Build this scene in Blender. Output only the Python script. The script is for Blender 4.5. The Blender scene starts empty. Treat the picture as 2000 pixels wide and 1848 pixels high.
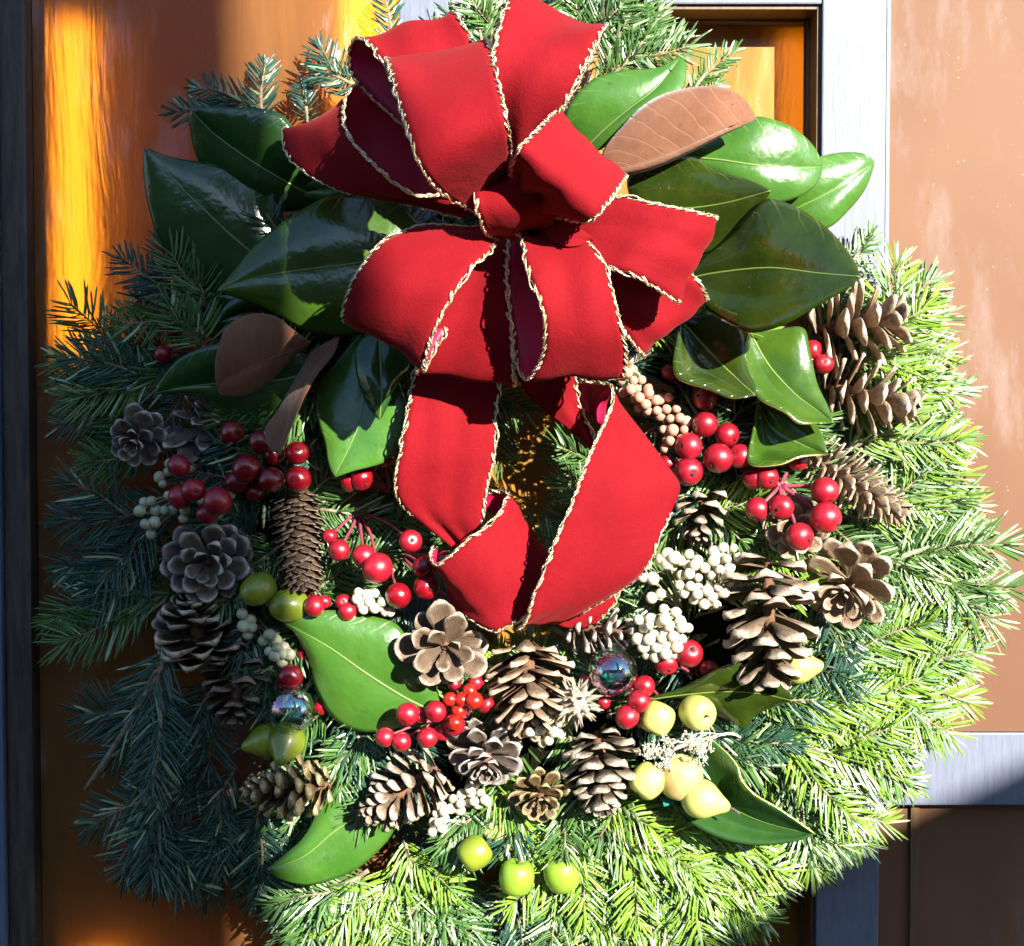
import bpy, math, random
import numpy as np
from mathutils import Vector, Matrix
R = math.radians
rng = np.random.default_rng(7)
random.seed(11)
scene = bpy.context.scene
COL = scene.collection

# ------------------------------------------------------------------ camera
S = 0.00036                     # metres per picture unit at the door face (the picture is 2000 x 1848 units)
F = 2800.0
PITCH = R(2.0)
CAM = np.array([0.0, -F*S*math.cos(PITCH), F*S*math.sin(PITCH)])
cam = bpy.data.objects.new('camera', bpy.data.cameras.new('camera'))
COL.objects.link(cam)
cam.location = CAM
cam.rotation_euler = (math.pi/2 - PITCH, 0, 0)
cam.data.sensor_width = 36.0
cam.data.lens = 36.0*F/2000.0
cam.data.clip_start = 0.02
cam.data.clip_end = 200.0
scene.camera = cam

# ------------------------------------------------------------------ light
TO_SUN = Vector((0.64, -1.0, 0.46)).normalized()
SUN_EL = math.asin(TO_SUN.z)
SUN_AZ = math.atan2(TO_SUN.x, TO_SUN.y)
world = bpy.data.worlds.new('World')
scene.world = world
world.use_nodes = True
wn = world.node_tree.nodes
sky = wn.new('ShaderNodeTexSky')
sky.sky_type = 'NISHITA'
sky.sun_disc = False
sky.sun_elevation = SUN_EL
sky.sun_rotation = SUN_AZ
sky.ozone_density = 3.5
sky.dust_density = 0.4
world.node_tree.links.new(sky.outputs[0], wn['Background'].inputs[0])
wn['Background'].inputs[1].default_value = 0.085
sun = bpy.data.objects.new('sun', bpy.data.lights.new('sun', 'SUN'))
COL.objects.link(sun)
sun.data.energy = 5.0
sun.data.angle = R(0.53)
sun.data.color = (1.0, 0.95, 0.86)
sun.rotation_euler = (-TO_SUN).to_track_quat('-Z', 'Y').to_euler()
scene.view_settings.view_transform = 'Standard'
scene.view_settings.look = 'None'
scene.view_settings.gamma = 1.0
scene.view_settings.exposure = 1.85
scene.cycles.max_bounces = 10
scene.cycles.transparent_max_bounces = 12

# ------------------------------------------------------------------ helpers
def PV(a):
    """points (right, down, height off the door), in picture units, to metres"""
    a = np.asarray(a, float).reshape(-1, 3)
    c, s = math.cos(PITCH), math.sin(PITCH)
    u = (a[:, 0]-1000.0)/F
    v = (924.0-a[:, 1])/F
    ray = np.stack([u, c+v*s, -s+v*c], 1)
    t = (-a[:, 2]*S - CAM[1])/ray[:, 1]
    return CAM + ray*t[:, None]
def P(x, y, h=0.0):
    return Vector(PV([(x, y, h)])[0])
def W(dx, dy, dh):
    return Vector((dx, -dh, -dy))

def thing(name, label, cat, loc, group=None):
    o = bpy.data.objects.new(name, None)
    COL.objects.link(o)
    o.location = loc
    o.empty_display_size = 0.01
    o['label'] = label
    o['category'] = cat
    if group: o['group'] = group
    return o
def root_loc(o):
    v = Vector((0, 0, 0))
    while o is not None:
        v = v + o.location
        o = o.parent
    return v
def mesh_obj(name, verts, faces, mats, parent=None, smooth=True, midx=None, uv=None, attr=None):
    """verts in metres in the world; stored relative to the thing they belong to"""
    v = np.asarray(verts, float).reshape(-1, 3)
    if parent is not None:
        v = v - np.array(root_loc(parent))
    me = bpy.data.meshes.new(name)
    me.from_pydata(v.tolist(), [], faces)
    if not isinstance(mats, (list, tuple)): mats = [mats]
    for m in mats: me.materials.append(m)
    n = len(me.polygons)
    if smooth: me.polygons.foreach_set('use_smooth', np.ones(n, bool))
    if midx is not None: me.polygons.foreach_set('material_index', np.asarray(midx, np.int32))
    if uv is not None:
        layer = me.uv_layers.new(name='UVMap')
        li = np.empty(len(me.loops), np.int32)
        me.loops.foreach_get('vertex_index', li)
        layer.data.foreach_set('uv', np.asarray(uv, np.float32)[li].ravel())
    if attr is not None:
        for k, val in attr.items():
            a = me.attributes.new(k, 'FLOAT', 'POINT')
            a.data.foreach_set('value', np.asarray(val, np.float32))
    me.update()
    o = bpy.data.objects.new(name, me)
    COL.objects.link(o)
    if parent is not None: o.parent = parent
    return o
def inst(name, me, parent, mtx):
    """one more object that shares a mesh; mtx in the world"""
    o = bpy.data.objects.new(name, me)
    COL.objects.link(o)
    o.parent = parent
    o.matrix_basis = Matrix.Translation(-root_loc(parent)) @ mtx
    return o

def spline(pts, n, arclen=True):
    p = np.asarray(pts, float)
    if len(p) == 2:
        t = np.linspace(0, 1, n)[:, None]
        return p[0]*(1-t) + p[1]*t
    q = np.vstack([2*p[0]-p[1], p, 2*p[-1]-p[-2]])
    m = len(p)-1
    def ev(u):
        i = np.clip(np.floor(u).astype(int), 0, m-1)
        f = (u-i)[:, None]
        a, b, c, d = q[i], q[i+1], q[i+2], q[i+3]
        return 0.5*((2*b) + (-a+c)*f + (2*a-5*b+4*c-d)*f**2 + (-a+3*b-3*c+d)*f**3)
    if not arclen:
        return ev(np.linspace(0, m, n))
    d = ev(np.linspace(0, m, 40*m+1))
    s = np.concatenate([[0], np.cumsum(np.linalg.norm(np.diff(d, axis=0), axis=1))])
    u = np.interp(np.linspace(0, s[-1], n), s, np.linspace(0, m, 40*m+1))
    return ev(u)

def tube(pts, rad, sides=6, cap=True):
    """world points -> verts, faces of one tapered tube"""
    p = np.asarray(pts, float)
    n = len(p)
    r = np.broadcast_to(np.asarray(rad, float), (n,))
    T = np.gradient(p, axis=0)
    T /= np.linalg.norm(T, axis=1)[:, None] + 1e-12
    ref = np.array([0.31, 0.85, 0.42])
    A = np.cross(T, ref); A /= np.linalg.norm(A, axis=1)[:, None] + 1e-12
    B = np.cross(T, A)
    ang = np.linspace(0, 2*math.pi, sides, endpoint=False)
    v = p[:, None, :] + r[:, None, None]*(np.cos(ang)[None, :, None]*A[:, None, :] + np.sin(ang)[None, :, None]*B[:, None, :])
    v = v.reshape(-1, 3)
    f = []
    for i in range(n-1):
        for k in range(sides):
            k2 = (k+1) % sides
            f.append((i*sides+k, i*sides+k2, (i+1)*sides+k2, (i+1)*sides+k))
    if cap:
        f.append(tuple(range(sides-1, -1, -1)))
        f.append(tuple((n-1)*sides+k for k in range(sides)))
    return v, f
def join(parts):
    V, Fc, o = [], [], 0
    for v, f in parts:
        V.append(np.asarray(v)); Fc += [tuple(i+o for i in q) for q in f]; o += len(v)
    return np.vstack(V), Fc
def box(a, b, bev=0.0):
    """axis aligned box with chamfered edges between two world corners"""
    import bmesh
    bm = bmesh.new()
    bmesh.ops.create_cube(bm, size=1.0)
    a, b = np.minimum(a, b), np.maximum(a, b)
    for v in bm.verts:
        v.co = Vector(((a+b)/2 + np.array(v.co)*(b-a)))
    if bev:
        bmesh.ops.bevel(bm, geom=bm.edges[:], offset=bev, segments=2, affect='EDGES', profile=0.6)
    bm.verts.index_update()
    V = np.array([v.co[:] for v in bm.verts]); Fc = [tuple(v.index for v in f.verts) for f in bm.faces]
    bm.free()
    return V, Fc
def lathe(profile, seg=20):
    V, Fc = [], []
    n = len(profile)
    for r, z in profile:
        for k in range(seg):
            a = 2*math.pi*k/seg
            V.append((r*math.cos(a), r*math.sin(a), z))
    for i in range(n-1):
        for k in range(seg):
            k2 = (k+1) % seg
            Fc.append((i*seg+k, i*seg+k2, (i+1)*seg+k2, (i+1)*seg+k))
    return np.array(V), Fc
def frame_to(axis, roll=0.0):
    """rotation whose local Z points along axis"""
    return (Vector(axis).normalized().to_track_quat('Z', 'Y').to_matrix().to_4x4()) @ Matrix.Rotation(roll, 4, 'Z')

# ------------------------------------------------------------------ materials
class NT:
    def __init__(s, name):
        s.m = bpy.data.materials.new(name)
        s.m.use_nodes = True
        s.t = s.m.node_tree
        s.b = s.t.nodes['Principled BSDF']
        s.out = s.t.nodes['Material Output']
    def n(s, typ, **kw):
        x = s.t.nodes.new(typ)
        for k, v in kw.items():
            if hasattr(x, k) and k not in ('location',): setattr(x, k, v)
            else: x.inputs[k].default_value = v
        return x
    def l(s, a, b): s.t.links.new(a, b)
    def mixc(s, fac, a, b, mode='MIX'):
        x = s.t.nodes.new('ShaderNodeMix'); x.data_type = 'RGBA'; x.blend_type = mode
        for sock, v in ((x.inputs[0], fac), (x.inputs[6], a), (x.inputs[7], b)):
            if hasattr(v, 'is_output'): s.l(v, sock)
            elif isinstance(v, (int, float)): sock.default_value = v
            else: sock.default_value = (*v[:3], 1)
        return x.outputs[2]
    def math(s, op, a, b=0.0, clamp=False):
        x = s.t.nodes.new('ShaderNodeMath'); x.operation = op; x.use_clamp = clamp
        for sock, v in ((x.inputs[0], a), (x.inputs[1], b)):
            if hasattr(v, 'is_output'): s.l(v, sock)
            else: sock.default_value = v
        return x.outputs[0]
    def ramp(s, fac, stops):
        x = s.t.nodes.new('ShaderNodeValToRGB')
        e = x.color_ramp.elements
        while len(e) < len(stops): e.new(0.5)
        for k, (p, c) in enumerate(stops):
            e[k].position = p
            e[k].color = (c, c, c, 1) if isinstance(c, (int, float)) else (*c, 1)
        s.l(fac, x.inputs[0])
        return x.outputs[0]
    def noise(s, scale, detail=3, rough=0.55, vec=None, dist=0.0):
        x = s.t.nodes.new('ShaderNodeTexNoise')
        x.inputs['Scale'].default_value = scale; x.inputs['Detail'].default_value = detail
        x.inputs['Roughness'].default_value = rough; x.inputs['Distortion'].default_value = dist
        s.l(vec if vec is not None else s.coord('Object'), x.inputs['Vector'])
        return x.outputs[0]
    def coord(s, which):
        return s.n('ShaderNodeTexCoord').outputs[which]
    def scaled(s, vec, sc, rot=(0, 0, 0)):
        x = s.t.nodes.new('ShaderNodeMapping'); x.inputs['Scale'].default_value = sc; x.inputs['Rotation'].default_value = rot
        s.l(vec, x.inputs['Vector']); return x.outputs[0]
    def attr(s, name):
        x = s.t.nodes.new('ShaderNodeAttribute'); x.attribute_name = name
        return x.outputs['Fac']
    def rand(s):
        return s.n('ShaderNodeObjectInfo').outputs['Random']
    def bump(s, height, strength=0.3, dist=0.001, normal=None):
        x = s.t.nodes.new('ShaderNodeBump'); x.inputs['Strength'].default_value = strength; x.inputs['Distance'].default_value = dist
        s.l(height, x.inputs['Height'])
        if normal is not None: s.l(normal, x.inputs['Normal'])
        s.l(x.outputs[0], s.b.inputs['Normal'])
        return x.outputs[0]
    def set(s, **kw):
        for k, v in kw.items():
            k = k.replace('_', ' ')
            if hasattr(v, 'is_output'): s.l(v, s.b.inputs[k])
            elif isinstance(v, (tuple, list)) and len(v) == 3 and s.b.inputs[k].type == 'RGBA': s.b.inputs[k].default_value = (*v, 1)
            else: s.b.inputs[k].default_value = v
        return s
M = {}
def mk(name):
    x = NT(name); M[name] = x.m; return x

# velvet ribbon, its satin back, and the metallic braid
x = mk('velvet')
nz = x.noise(900, 2)
vb = x.mixc(x.ramp(x.noise(22, 4, 0.6), [(0.3, 0), (0.7, 1)]), (0.165, 0.0012, 0.0045), (0.215, 0.0035, 0.008))
vb = x.mixc(x.ramp(x.noise(1300, 2), [(0.35, 0.35), (0.65, 0.0)]), vb, (0.09, 0.001, 0.003))
x.set(Base_Color=vb, Roughness=0.85,
      Specular_IOR_Level=0.15, Sheen_Weight=0.1, Sheen_Roughness=0.45, Sheen_Tint=(1.0, 0.25, 0.22))
nb = x.bump(nz, 0.5, 0.0006)
b2 = x.n('ShaderNodeBump'); b2.inputs['Strength'].default_value = 0.35; b2.inputs['Distance'].default_value = 0.004
x.l(x.noise(34, 4, 0.55, None, 0.6), b2.inputs['Height']); x.l(b2.outputs[0], nb.node.inputs['Normal'])
x = mk('satin')
x.set(Base_Color=(0.36, 0.008, 0.05), Roughness=0.42, Specular_IOR_Level=0.35)
x.bump(x.noise(1500, 1), 0.1, 0.0002)
x = mk('gold_braid')
nz = x.noise(700, 3, 0.7)
x.set(Base_Color=x.mixc(x.ramp(nz, [(0.38, 0), (0.62, 1)]), (0.42, 0.27, 0.09), (0.92, 0.86, 0.66)), Metallic=0.85, Roughness=0.3)
x.bump(x.noise(1400, 2), 0.9, 0.0012)

# magnolia leaves: lighter and darker tones also paint in sun and shade
def leaf_mat(name, dark, light, vein, ro=(0.2, 0.36)):
    x = mk(name)
    sep = x.n('ShaderNodeSeparateXYZ'); x.l(x.coord('UV'), sep.inputs[0])
    u = x.math('ABSOLUTE', x.math('MULTIPLY_ADD', sep.outputs[0], 2.0)); u.node.inputs[2].default_value = -1.0
    v = sep.outputs[1]
    ph = x.math('SUBTRACT', x.math('MULTIPLY', v, 62.0), x.math('MULTIPLY', u, 13.0))
    w = x.math('SINE', x.math('ADD', ph, x.math('MULTIPLY', x.noise(40, 2), 5.0)))
    vn = x.math('MULTIPLY', x.ramp(w, [(0.88, 0), (0.99, 1)]), x.ramp(u, [(0.02, 1), (0.85, 0.0)]))
    base = x.mixc(x.ramp(x.noise(38, 4), [(0.3, 0), (0.72, 1)]), dark, light)
    base = x.mixc(x.math('MULTIPLY', x.rand(), 0.35), base, (dark[0]*0.6, dark[1]*0.62, dark[2]*0.8))
    base = x.mixc(x.math('MULTIPLY', vn, 0.5), base, vein)
    base = x.mixc(x.ramp(x.noise(85, 5, 0.7), [(0.62, 0), (0.7, 0.45)]), base, tuple(c*0.5 for c in dark))
    base = x.mixc(x.ramp(u, [(0.0, 0.45), (0.03, 0.0)]), base, vein)
    base = x.mixc(x.ramp(x.noise(150, 2), [(0.75, 0), (0.79, 0.6)]), base, (0.13, 0.085, 0.03))
    x.set(Base_Color=base, Roughness=x.ramp(x.noise(70, 3), [(0.3, ro[0]), (0.7, ro[1])]), Specular_IOR_Level=0.6, Coat_Weight=0.1, Coat_Roughness=0.08)
    h = x.math('ADD', x.math('MULTIPLY', vn, -1.0), x.math('MULTIPLY', x.noise(28, 4, 0.6), 2.4))
    x.bump(h, 0.42, 0.0016)
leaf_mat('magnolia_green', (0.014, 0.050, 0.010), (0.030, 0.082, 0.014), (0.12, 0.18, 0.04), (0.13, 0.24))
leaf_mat('magnolia_sunlit', (0.035, 0.11, 0.012), (0.058, 0.145, 0.018), (0.3, 0.36, 0.10))
leaf_mat('magnolia_olive_shaded', (0.012, 0.026, 0.003), (0.030, 0.050, 0.005), (0.2, 0.2, 0.04), (0.1, 0.2))  # darkened to paint shade on leaves turned from the sun
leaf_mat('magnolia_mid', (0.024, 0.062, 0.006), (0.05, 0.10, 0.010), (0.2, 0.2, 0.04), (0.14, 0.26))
x = mk('magnolia_back')
sep = x.n('ShaderNodeSeparateXYZ'); x.l(x.coord('UV'), sep.inputs[0])
u = x.math('ABSOLUTE', x.math('MULTIPLY_ADD', sep.outputs[0], 2.0)); u.node.inputs[2].default_value = -1.0
w = x.math('SINE', x.math('ADD', x.math('SUBTRACT', x.math('MULTIPLY', sep.outputs[1], 60.0), x.math('MULTIPLY', u, 12.0)), x.math('MULTIPLY', x.noise(40, 2), 5.0)))
vn = x.ramp(w, [(0.85, 0), (0.99, 1)])
base = x.mixc(x.ramp(x.noise(30, 5, 0.65), [(0.3, 0), (0.7, 1)]), (0.12, 0.042, 0.018), (0.205, 0.088, 0.042))
base = x.mixc(x.math('MULTIPLY', vn, 0.16), base, (0.30, 0.16, 0.10))
base = x.mixc(x.ramp(x.noise(220, 2), [(0.72, 0), (0.76, 0.8)]), base, (0.06, 0.03, 0.02))
x.set(Base_Color=base, Roughness=0.75, Sheen_Weight=0.25, Sheen_Roughness=0.5, Specular_IOR_Level=0.25)
x.bump(x.math('ADD', x.math('MULTIPLY', vn, 0.6), x.noise(300, 3)), 0.35, 0.0008)
x = mk('leaf_margin')
x.set(Base_Color=x.mixc(x.noise(80, 2), (0.34, 0.34, 0.07), (0.5, 0.42, 0.14)), Roughness=0.45)

# fir needles (sunlit and shaded tones painted in, pale lower side) and bark
def needle_mat(name, a, b, rough=0.38):
    x = mk(name)
    t = x.attr('tone')
    base = x.mixc(t, a, b)
    base = x.mixc(x.math('MULTIPLY', x.rand(), 0.3), base, (a[0]*0.7, a[1]*0.8, a[2]*1.3))
    base = x.mixc(x.ramp(x.attr('along'), [(0.0, 0.35), (0.25, 0.0)]), base, (0.16, 0.17, 0.05))
    x.set(Base_Color=base, Roughness=rough, Specular_IOR_Level=0.5)
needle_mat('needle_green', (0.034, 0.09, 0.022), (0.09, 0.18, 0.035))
needle_mat('needle_shaded', (0.010, 0.042, 0.028), (0.034, 0.09, 0.052))
needle_mat('needle_sunlit', (0.11, 0.23, 0.018), (0.25, 0.37, 0.045))
needle_mat('needle_under', (0.14, 0.24, 0.10), (0.34, 0.45, 0.24), 0.4)
x = mk('twig_bark')
x.set(Base_Color=x.mixc(x.ramp(x.noise(260, 4), [(0.35, 0), (0.7, 1)]), (0.12, 0.09, 0.06), (0.32, 0.26, 0.18)), Roughness=0.85)
x.bump(x.noise(500, 3), 0.6, 0.0008)
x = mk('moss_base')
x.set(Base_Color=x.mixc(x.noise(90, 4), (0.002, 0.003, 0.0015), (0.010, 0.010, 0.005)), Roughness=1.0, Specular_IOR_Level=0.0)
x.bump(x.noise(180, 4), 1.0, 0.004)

# cones: body tone, pale or gilded tip
def cone_mat(name, inner, outer, tip, tipmet=0.0, tiprough=0.7):
    x = mk(name)
    tp = x.attr('tip')
    vv = x.n('ShaderNodeVectorMath', operation='ADD'); x.l(x.coord('Object'), vv.inputs[0]); x.l(x.math('MULTIPLY', x.rand(), 50.0), vv.inputs[1])
    nz = x.noise(3.2, 4, 0.65, vv.outputs[0])
    base = x.mixc(x.attr('upper'), outer, inner)
    base = x.mixc(x.ramp(nz, [(0.34, 0.85), (0.62, 0.0)]), base, tuple(c*0.3 for c in inner))
    st = x.noise(7.0, 5, 0.7, x.scaled(vv.outputs[0], (0.5, 3.2, 1.0)))
    base = x.mixc(x.ramp(st, [(0.38, 0.7), (0.56, 0.0)]), base, tuple(c*0.42 for c in inner))
    base = x.mixc(x.ramp(st, [(0.60, 0.0), (0.78, 0.5)]), base, outer)
    base = x.mixc(x.ramp(x.attr('along'), [(0.0, 0.85), (0.5, 0.0)]), base, tuple(c*0.35 for c in inner))  # scale roots darkened to paint in the shade deep in the cone
    tf = x.math('MULTIPLY', tp, x.ramp(x.noise(5.0, 4, 0.65, vv.outputs[0]), [(0.34, 0.25), (0.56, 1.0)]))
    base = x.mixc(tf, base, tip)
    base = x.mixc(x.math('MULTIPLY', x.rand(), 0.5), base, tuple(c*0.45 for c in outer))
    x.set(Base_Color=base, Roughness=tiprough, Metallic=x.math('MULTIPLY', tf, tipmet), Specular_IOR_Level=0.3)
    x.bump(x.math('ADD', st, x.math('MULTIPLY', nz, 0.8)), 0.6, 0.0018)
cone_mat('cone_brown', (0.14, 0.080, 0.045), (0.25, 0.17, 0.11), (0.58, 0.48, 0.37))
cone_mat('cone_grey', (0.15, 0.105, 0.08), (0.22, 0.165, 0.135), (0.62, 0.56, 0.50))
cone_mat('cone_dark', (0.05, 0.032, 0.022), (0.10, 0.065, 0.042), (0.75, 0.64, 0.48), 0.3, 0.45)
cone_mat('cone_tan', (0.34, 0.21, 0.12), (0.46, 0.32, 0.20), (0.66, 0.53, 0.40))
cone_mat('cone_red', (0.17, 0.085, 0.045), (0.34, 0.22, 0.14), (0.6, 0.44, 0.3))
cone_mat('cone_gold', (0.15, 0.09, 0.04), (0.24, 0.16, 0.075), (0.72, 0.55, 0.28), 0.55, 0.4)
cone_mat('cone_spruce', (0.085, 0.05, 0.032), (0.125, 0.078, 0.05), (0.26, 0.19, 0.145), 0.0, 0.42)
cone_mat('cone_white', (0.075, 0.04, 0.025), (0.28, 0.2, 0.16), (0.75, 0.66, 0.58))
x = mk('cone_core')
x.set(Base_Color=x.mixc(x.noise(300, 3), (0.05, 0.025, 0.013), (0.2, 0.09, 0.04)), Roughness=0.9)
x.bump(x.noise(500, 3), 0.8, 0.001)
x = mk('seed_pod')
x.set(Base_Color=x.mixc(x.ramp(x.noise(300, 4), [(0.35, 0), (0.65, 1)]), (0.16, 0.12, 0.08), (0.5, 0.43, 0.33)), Roughness=0.85)
x.bump(x.noise(600, 3), 0.6, 0.001)

# berries and little fruits
def fruit_mat(name, a, b, rough=0.28, coat=0.3, sss=0.0, scale=45, speck=None, bump=0.12):
    x = mk(name)
    base = x.mixc(x.ramp(x.noise(scale, 4, 0.6), [(0.33, 0), (0.68, 1)]), a, b)
    base = x.mixc(x.math('MULTIPLY', x.rand(), 0.55), base, tuple(c*0.5 for c in a))
    base = x.mixc(x.ramp(x.noise(170, 4, 0.7), [(0.6, 0), (0.72, 0.4)]), base, tuple(c*0.4 for c in a))
    if speck: base = x.mixc(x.ramp(x.noise(speck[1], 2), [(speck[2], 0), (speck[2]+0.05, 0.75)]), base, speck[0])
    x.set(Base_Color=base, Roughness=x.ramp(x.noise(120, 3), [(0.3, rough*0.8), (0.7, rough*1.5)]), Coat_Weight=coat, Coat_Roughness=0.15)
    if sss:
        x.set(Subsurface_Weight=sss, Subsurface_Scale=0.003)
        x.b.inputs['Subsurface Radius'].default_value = (1.0, 0.6, 0.3)
    x.bump(x.noise(90, 3), bump, 0.0016)
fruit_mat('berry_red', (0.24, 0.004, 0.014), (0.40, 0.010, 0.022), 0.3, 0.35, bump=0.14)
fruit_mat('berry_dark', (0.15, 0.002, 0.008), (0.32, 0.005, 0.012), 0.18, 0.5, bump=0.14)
fruit_mat('berry_orange', (0.36, 0.010, 0.005), (0.46, 0.020, 0.007), 0.25, 0.35)
fruit_mat('berry_cream', (0.60, 0.52, 0.36), (0.74, 0.68, 0.52), 0.4, 0.1, 0.15, 90, bump=0.2)
fruit_mat('berry_green_white', (0.42, 0.42, 0.25), (0.66, 0.64, 0.48), 0.4, 0.1, 0.1, 110, ((0.25, 0.33, 0.12), 60, 0.6), bump=0.2)
fruit_mat('berry_peach', (0.56, 0.25, 0.16), (0.64, 0.34, 0.23), 0.45, 0.1, 0.15, 70, bump=0.2)
fruit_mat('fruit_green', (0.15, 0.23, 0.016), (0.30, 0.33, 0.03), 0.3, 0.25, 0.1, 28, ((0.20, 0.10, 0.03), 34, 0.68))
fruit_mat('fruit_yellow', (0.40, 0.43, 0.085), (0.54, 0.52, 0.15), 0.35, 0.2, 0.1, 30, ((0.30, 0.28, 0.05), 50, 0.74))
fruit_mat('fruit_apple', (0.15, 0.29, 0.02), (0.24, 0.36, 0.035), 0.3, 0.25, 0.1, 30)
fruit_mat('fruit_blush', (0.52, 0.46, 0.16), (0.56, 0.34, 0.14), 0.35, 0.2, 0.1, 22)
x = mk('fruit_stem'); x.set(Base_Color=(0.07, 0.05, 0.045), Roughness=0.7); x.bump(x.noise(600, 2), 0.4, 0.0006)
x = mk('berry_stem'); x.set(Base_Color=x.mixc(x.noise(120, 2), (0.15, 0.012, 0.03), (0.27, 0.05, 0.07)), Roughness=0.5)
x = mk('pale_stem'); x.set(Base_Color=(0.30, 0.32, 0.18), Roughness=0.6)
x = mk('calyx'); x.set(Base_Color=(0.03, 0.01, 0.01), Roughness=0.8)
x = mk('iridescent_glass')
x.set(Base_Color=(0.80, 0.91, 1.0), Roughness=0.02, Transmission_Weight=1.0, IOR=1.45, Thin_Film_Thickness=x.ramp(x.noise(40, 2), [(0.2, 0.0), (0.8, 1.0)]), Thin_Film_IOR=2.2)
mm = x.math('MULTIPLY_ADD', x.noise(35, 2), 500.0); mm.node.inputs[2].default_value = 250.0
x.l(mm, x.b.inputs['Thin Film Thickness'])
x = mk('silver_cap'); x.set(Base_Color=(0.7, 0.7, 0.72), Metallic=1.0, Roughness=0.3)
x = mk('dried_flower'); x.set(Base_Color=x.mixc(x.noise(300, 3), (0.42, 0.38, 0.28), (0.66, 0.62, 0.5)), Roughness=0.9)
x = mk('teal_plastic'); x.set(Base_Color=(0.02, 0.17, 0.16), Roughness=0.35)

# the door: painted steel, weathered jamb, art glass
def paint(name, a, b, rough, metal=0.0, streak=(30, 30, 3)):
    x = mk(name)
    nz = x.noise(9, 5, 0.7, x.scaled(x.coord('Object'), streak))
    base = x.mixc(x.ramp(nz, [(0.3, 0), (0.7, 1)]), a, b)
    base = x.mixc(x.ramp(x.noise(420, 1), [(0.785, 0), (0.82, 0.5)]), base, (0.5, 0.5, 0.5))
    base = x.mixc(x.ramp(x.noise(14, 5, 0.7), [(0.55, 0), (0.75, 0.4)]), base, tuple(c*0.55 for c in a))
    x.set(Base_Color=base, Roughness=rough, Metallic=metal)
    x.bump(nz, 0.25, 0.0012)
paint('steel_paint', (0.095, 0.112, 0.16), (0.145, 0.162, 0.215), 0.5, 0.0)
paint('steel_dark', (0.08, 0.11, 0.19), (0.12, 0.15, 0.24), 0.45, 0.2)
paint('jamb_wood', (0.018, 0.012, 0.009), (0.08, 0.06, 0.045), 0.55)
paint('reveal_wood', (0.09, 0.05, 0.02), (0.17, 0.09, 0.035), 0.5)
def art_glass(name, deep, warm, milk, trans, tint, swirl=1.0, gloss=(0.28, 0.5)):
    x = mk(name)
    obj = x.coord('Object')
    sw = x.noise(5.0, 4, 0.6, x.scaled(obj, (1.0, 1.0, 0.35), (0, R(-24), 0)), 1.2)
    fine = x.noise(26.0, 4, 0.6, x.scaled(obj, (1.0, 1.0, 0.16), (0, R(-20), 0)), 0.8)
    base = x.mixc(x.ramp(sw, [(0.3, 0), (0.7, 1)]), deep, warm)
    base = x.mixc(x.ramp(fine, [(0.55, 0), (0.64, 0.5*swirl)]), base, warm)
    # lime bloom run down the glass (painted reflection on the deep pane), dried droplets
    run = x.math('MULTIPLY', x.noise(30.0, 6, 0.72, x.scaled(obj, (1.6, 1.0, 0.42))), x.noise(4.5, 2, 0.5))
    base = x.mixc(x.ramp(run, [(0.27, 0), (0.37, 0.6)]), base, milk)
    base = x.mixc(x.ramp(x.noise(330, 1), [(0.765, 0), (0.81, 0.5)]), base, (0.45, 0.42, 0.38))
    base = x.mixc(x.ramp(x.noise(210, 1), [(0.77, 0), (0.8, 0.8)]), base, (0.02, 0.012, 0.006))
    x.set(Base_Color=base, Roughness=gloss[0], Specular_IOR_Level=gloss[1])
    nb = x.bump(x.math('ADD', x.math('MULTIPLY', sw, 2.0), fine), 0.4*swirl, 0.003)
    g = x.n('ShaderNodeBsdfRefraction'); g.inputs['Color'].default_value = (*tint, 1); g.inputs['IOR'].default_value = 1.4; g.inputs['Roughness'].default_value = 0.32
    x.l(nb, g.inputs['Normal'])
    mx = x.n('ShaderNodeMixShader'); mx.inputs[0].default_value = trans
    x.l(x.b.outputs[0], mx.inputs[1]); x.l(g.outputs[0], mx.inputs[2]); x.l(mx.outputs[0], x.out.inputs[0])
art_glass('amber_glass', (0.17, 0.075, 0.026), (0.34, 0.16, 0.05), (0.50, 0.48, 0.50), 0.55, (1.0, 0.56, 0.13))
art_glass('dusty_glass', (0.15, 0.070, 0.036), (0.21, 0.105, 0.056), (0.24, 0.165, 0.14), 0.15, (0.9, 0.4, 0.08), 0.12, (0.6, 0.25))
art_glass('yellow_glass', (0.26, 0.105, 0.014), (0.52, 0.28, 0.05), (0.66, 0.66, 0.74), 0.3, (0.95, 0.5, 0.08))  # milk here paints in the bluish-white reflection on the deep pane
x = mk('room_dark'); x.set(Base_Color=(0.20, 0.13, 0.08), Roughness=0.9)
x = mk('window_light'); x.set(Base_Color=(0.0, 0.0, 0.0), Emission_Color=(1.0, 0.86, 0.55), Emission_Strength=2.9)
x = mk('blocker_stone'); x.set(Base_Color=x.mixc(x.noise(6, 4), (0.26, 0.25, 0.23), (0.36, 0.34, 0.31)), Roughness=0.9)
x = mk('blocker_brick'); x.set(Base_Color=x.mixc(x.noise(3, 4), (0.10, 0.07, 0.055), (0.16, 0.11, 0.085)), Roughness=0.9)

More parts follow.
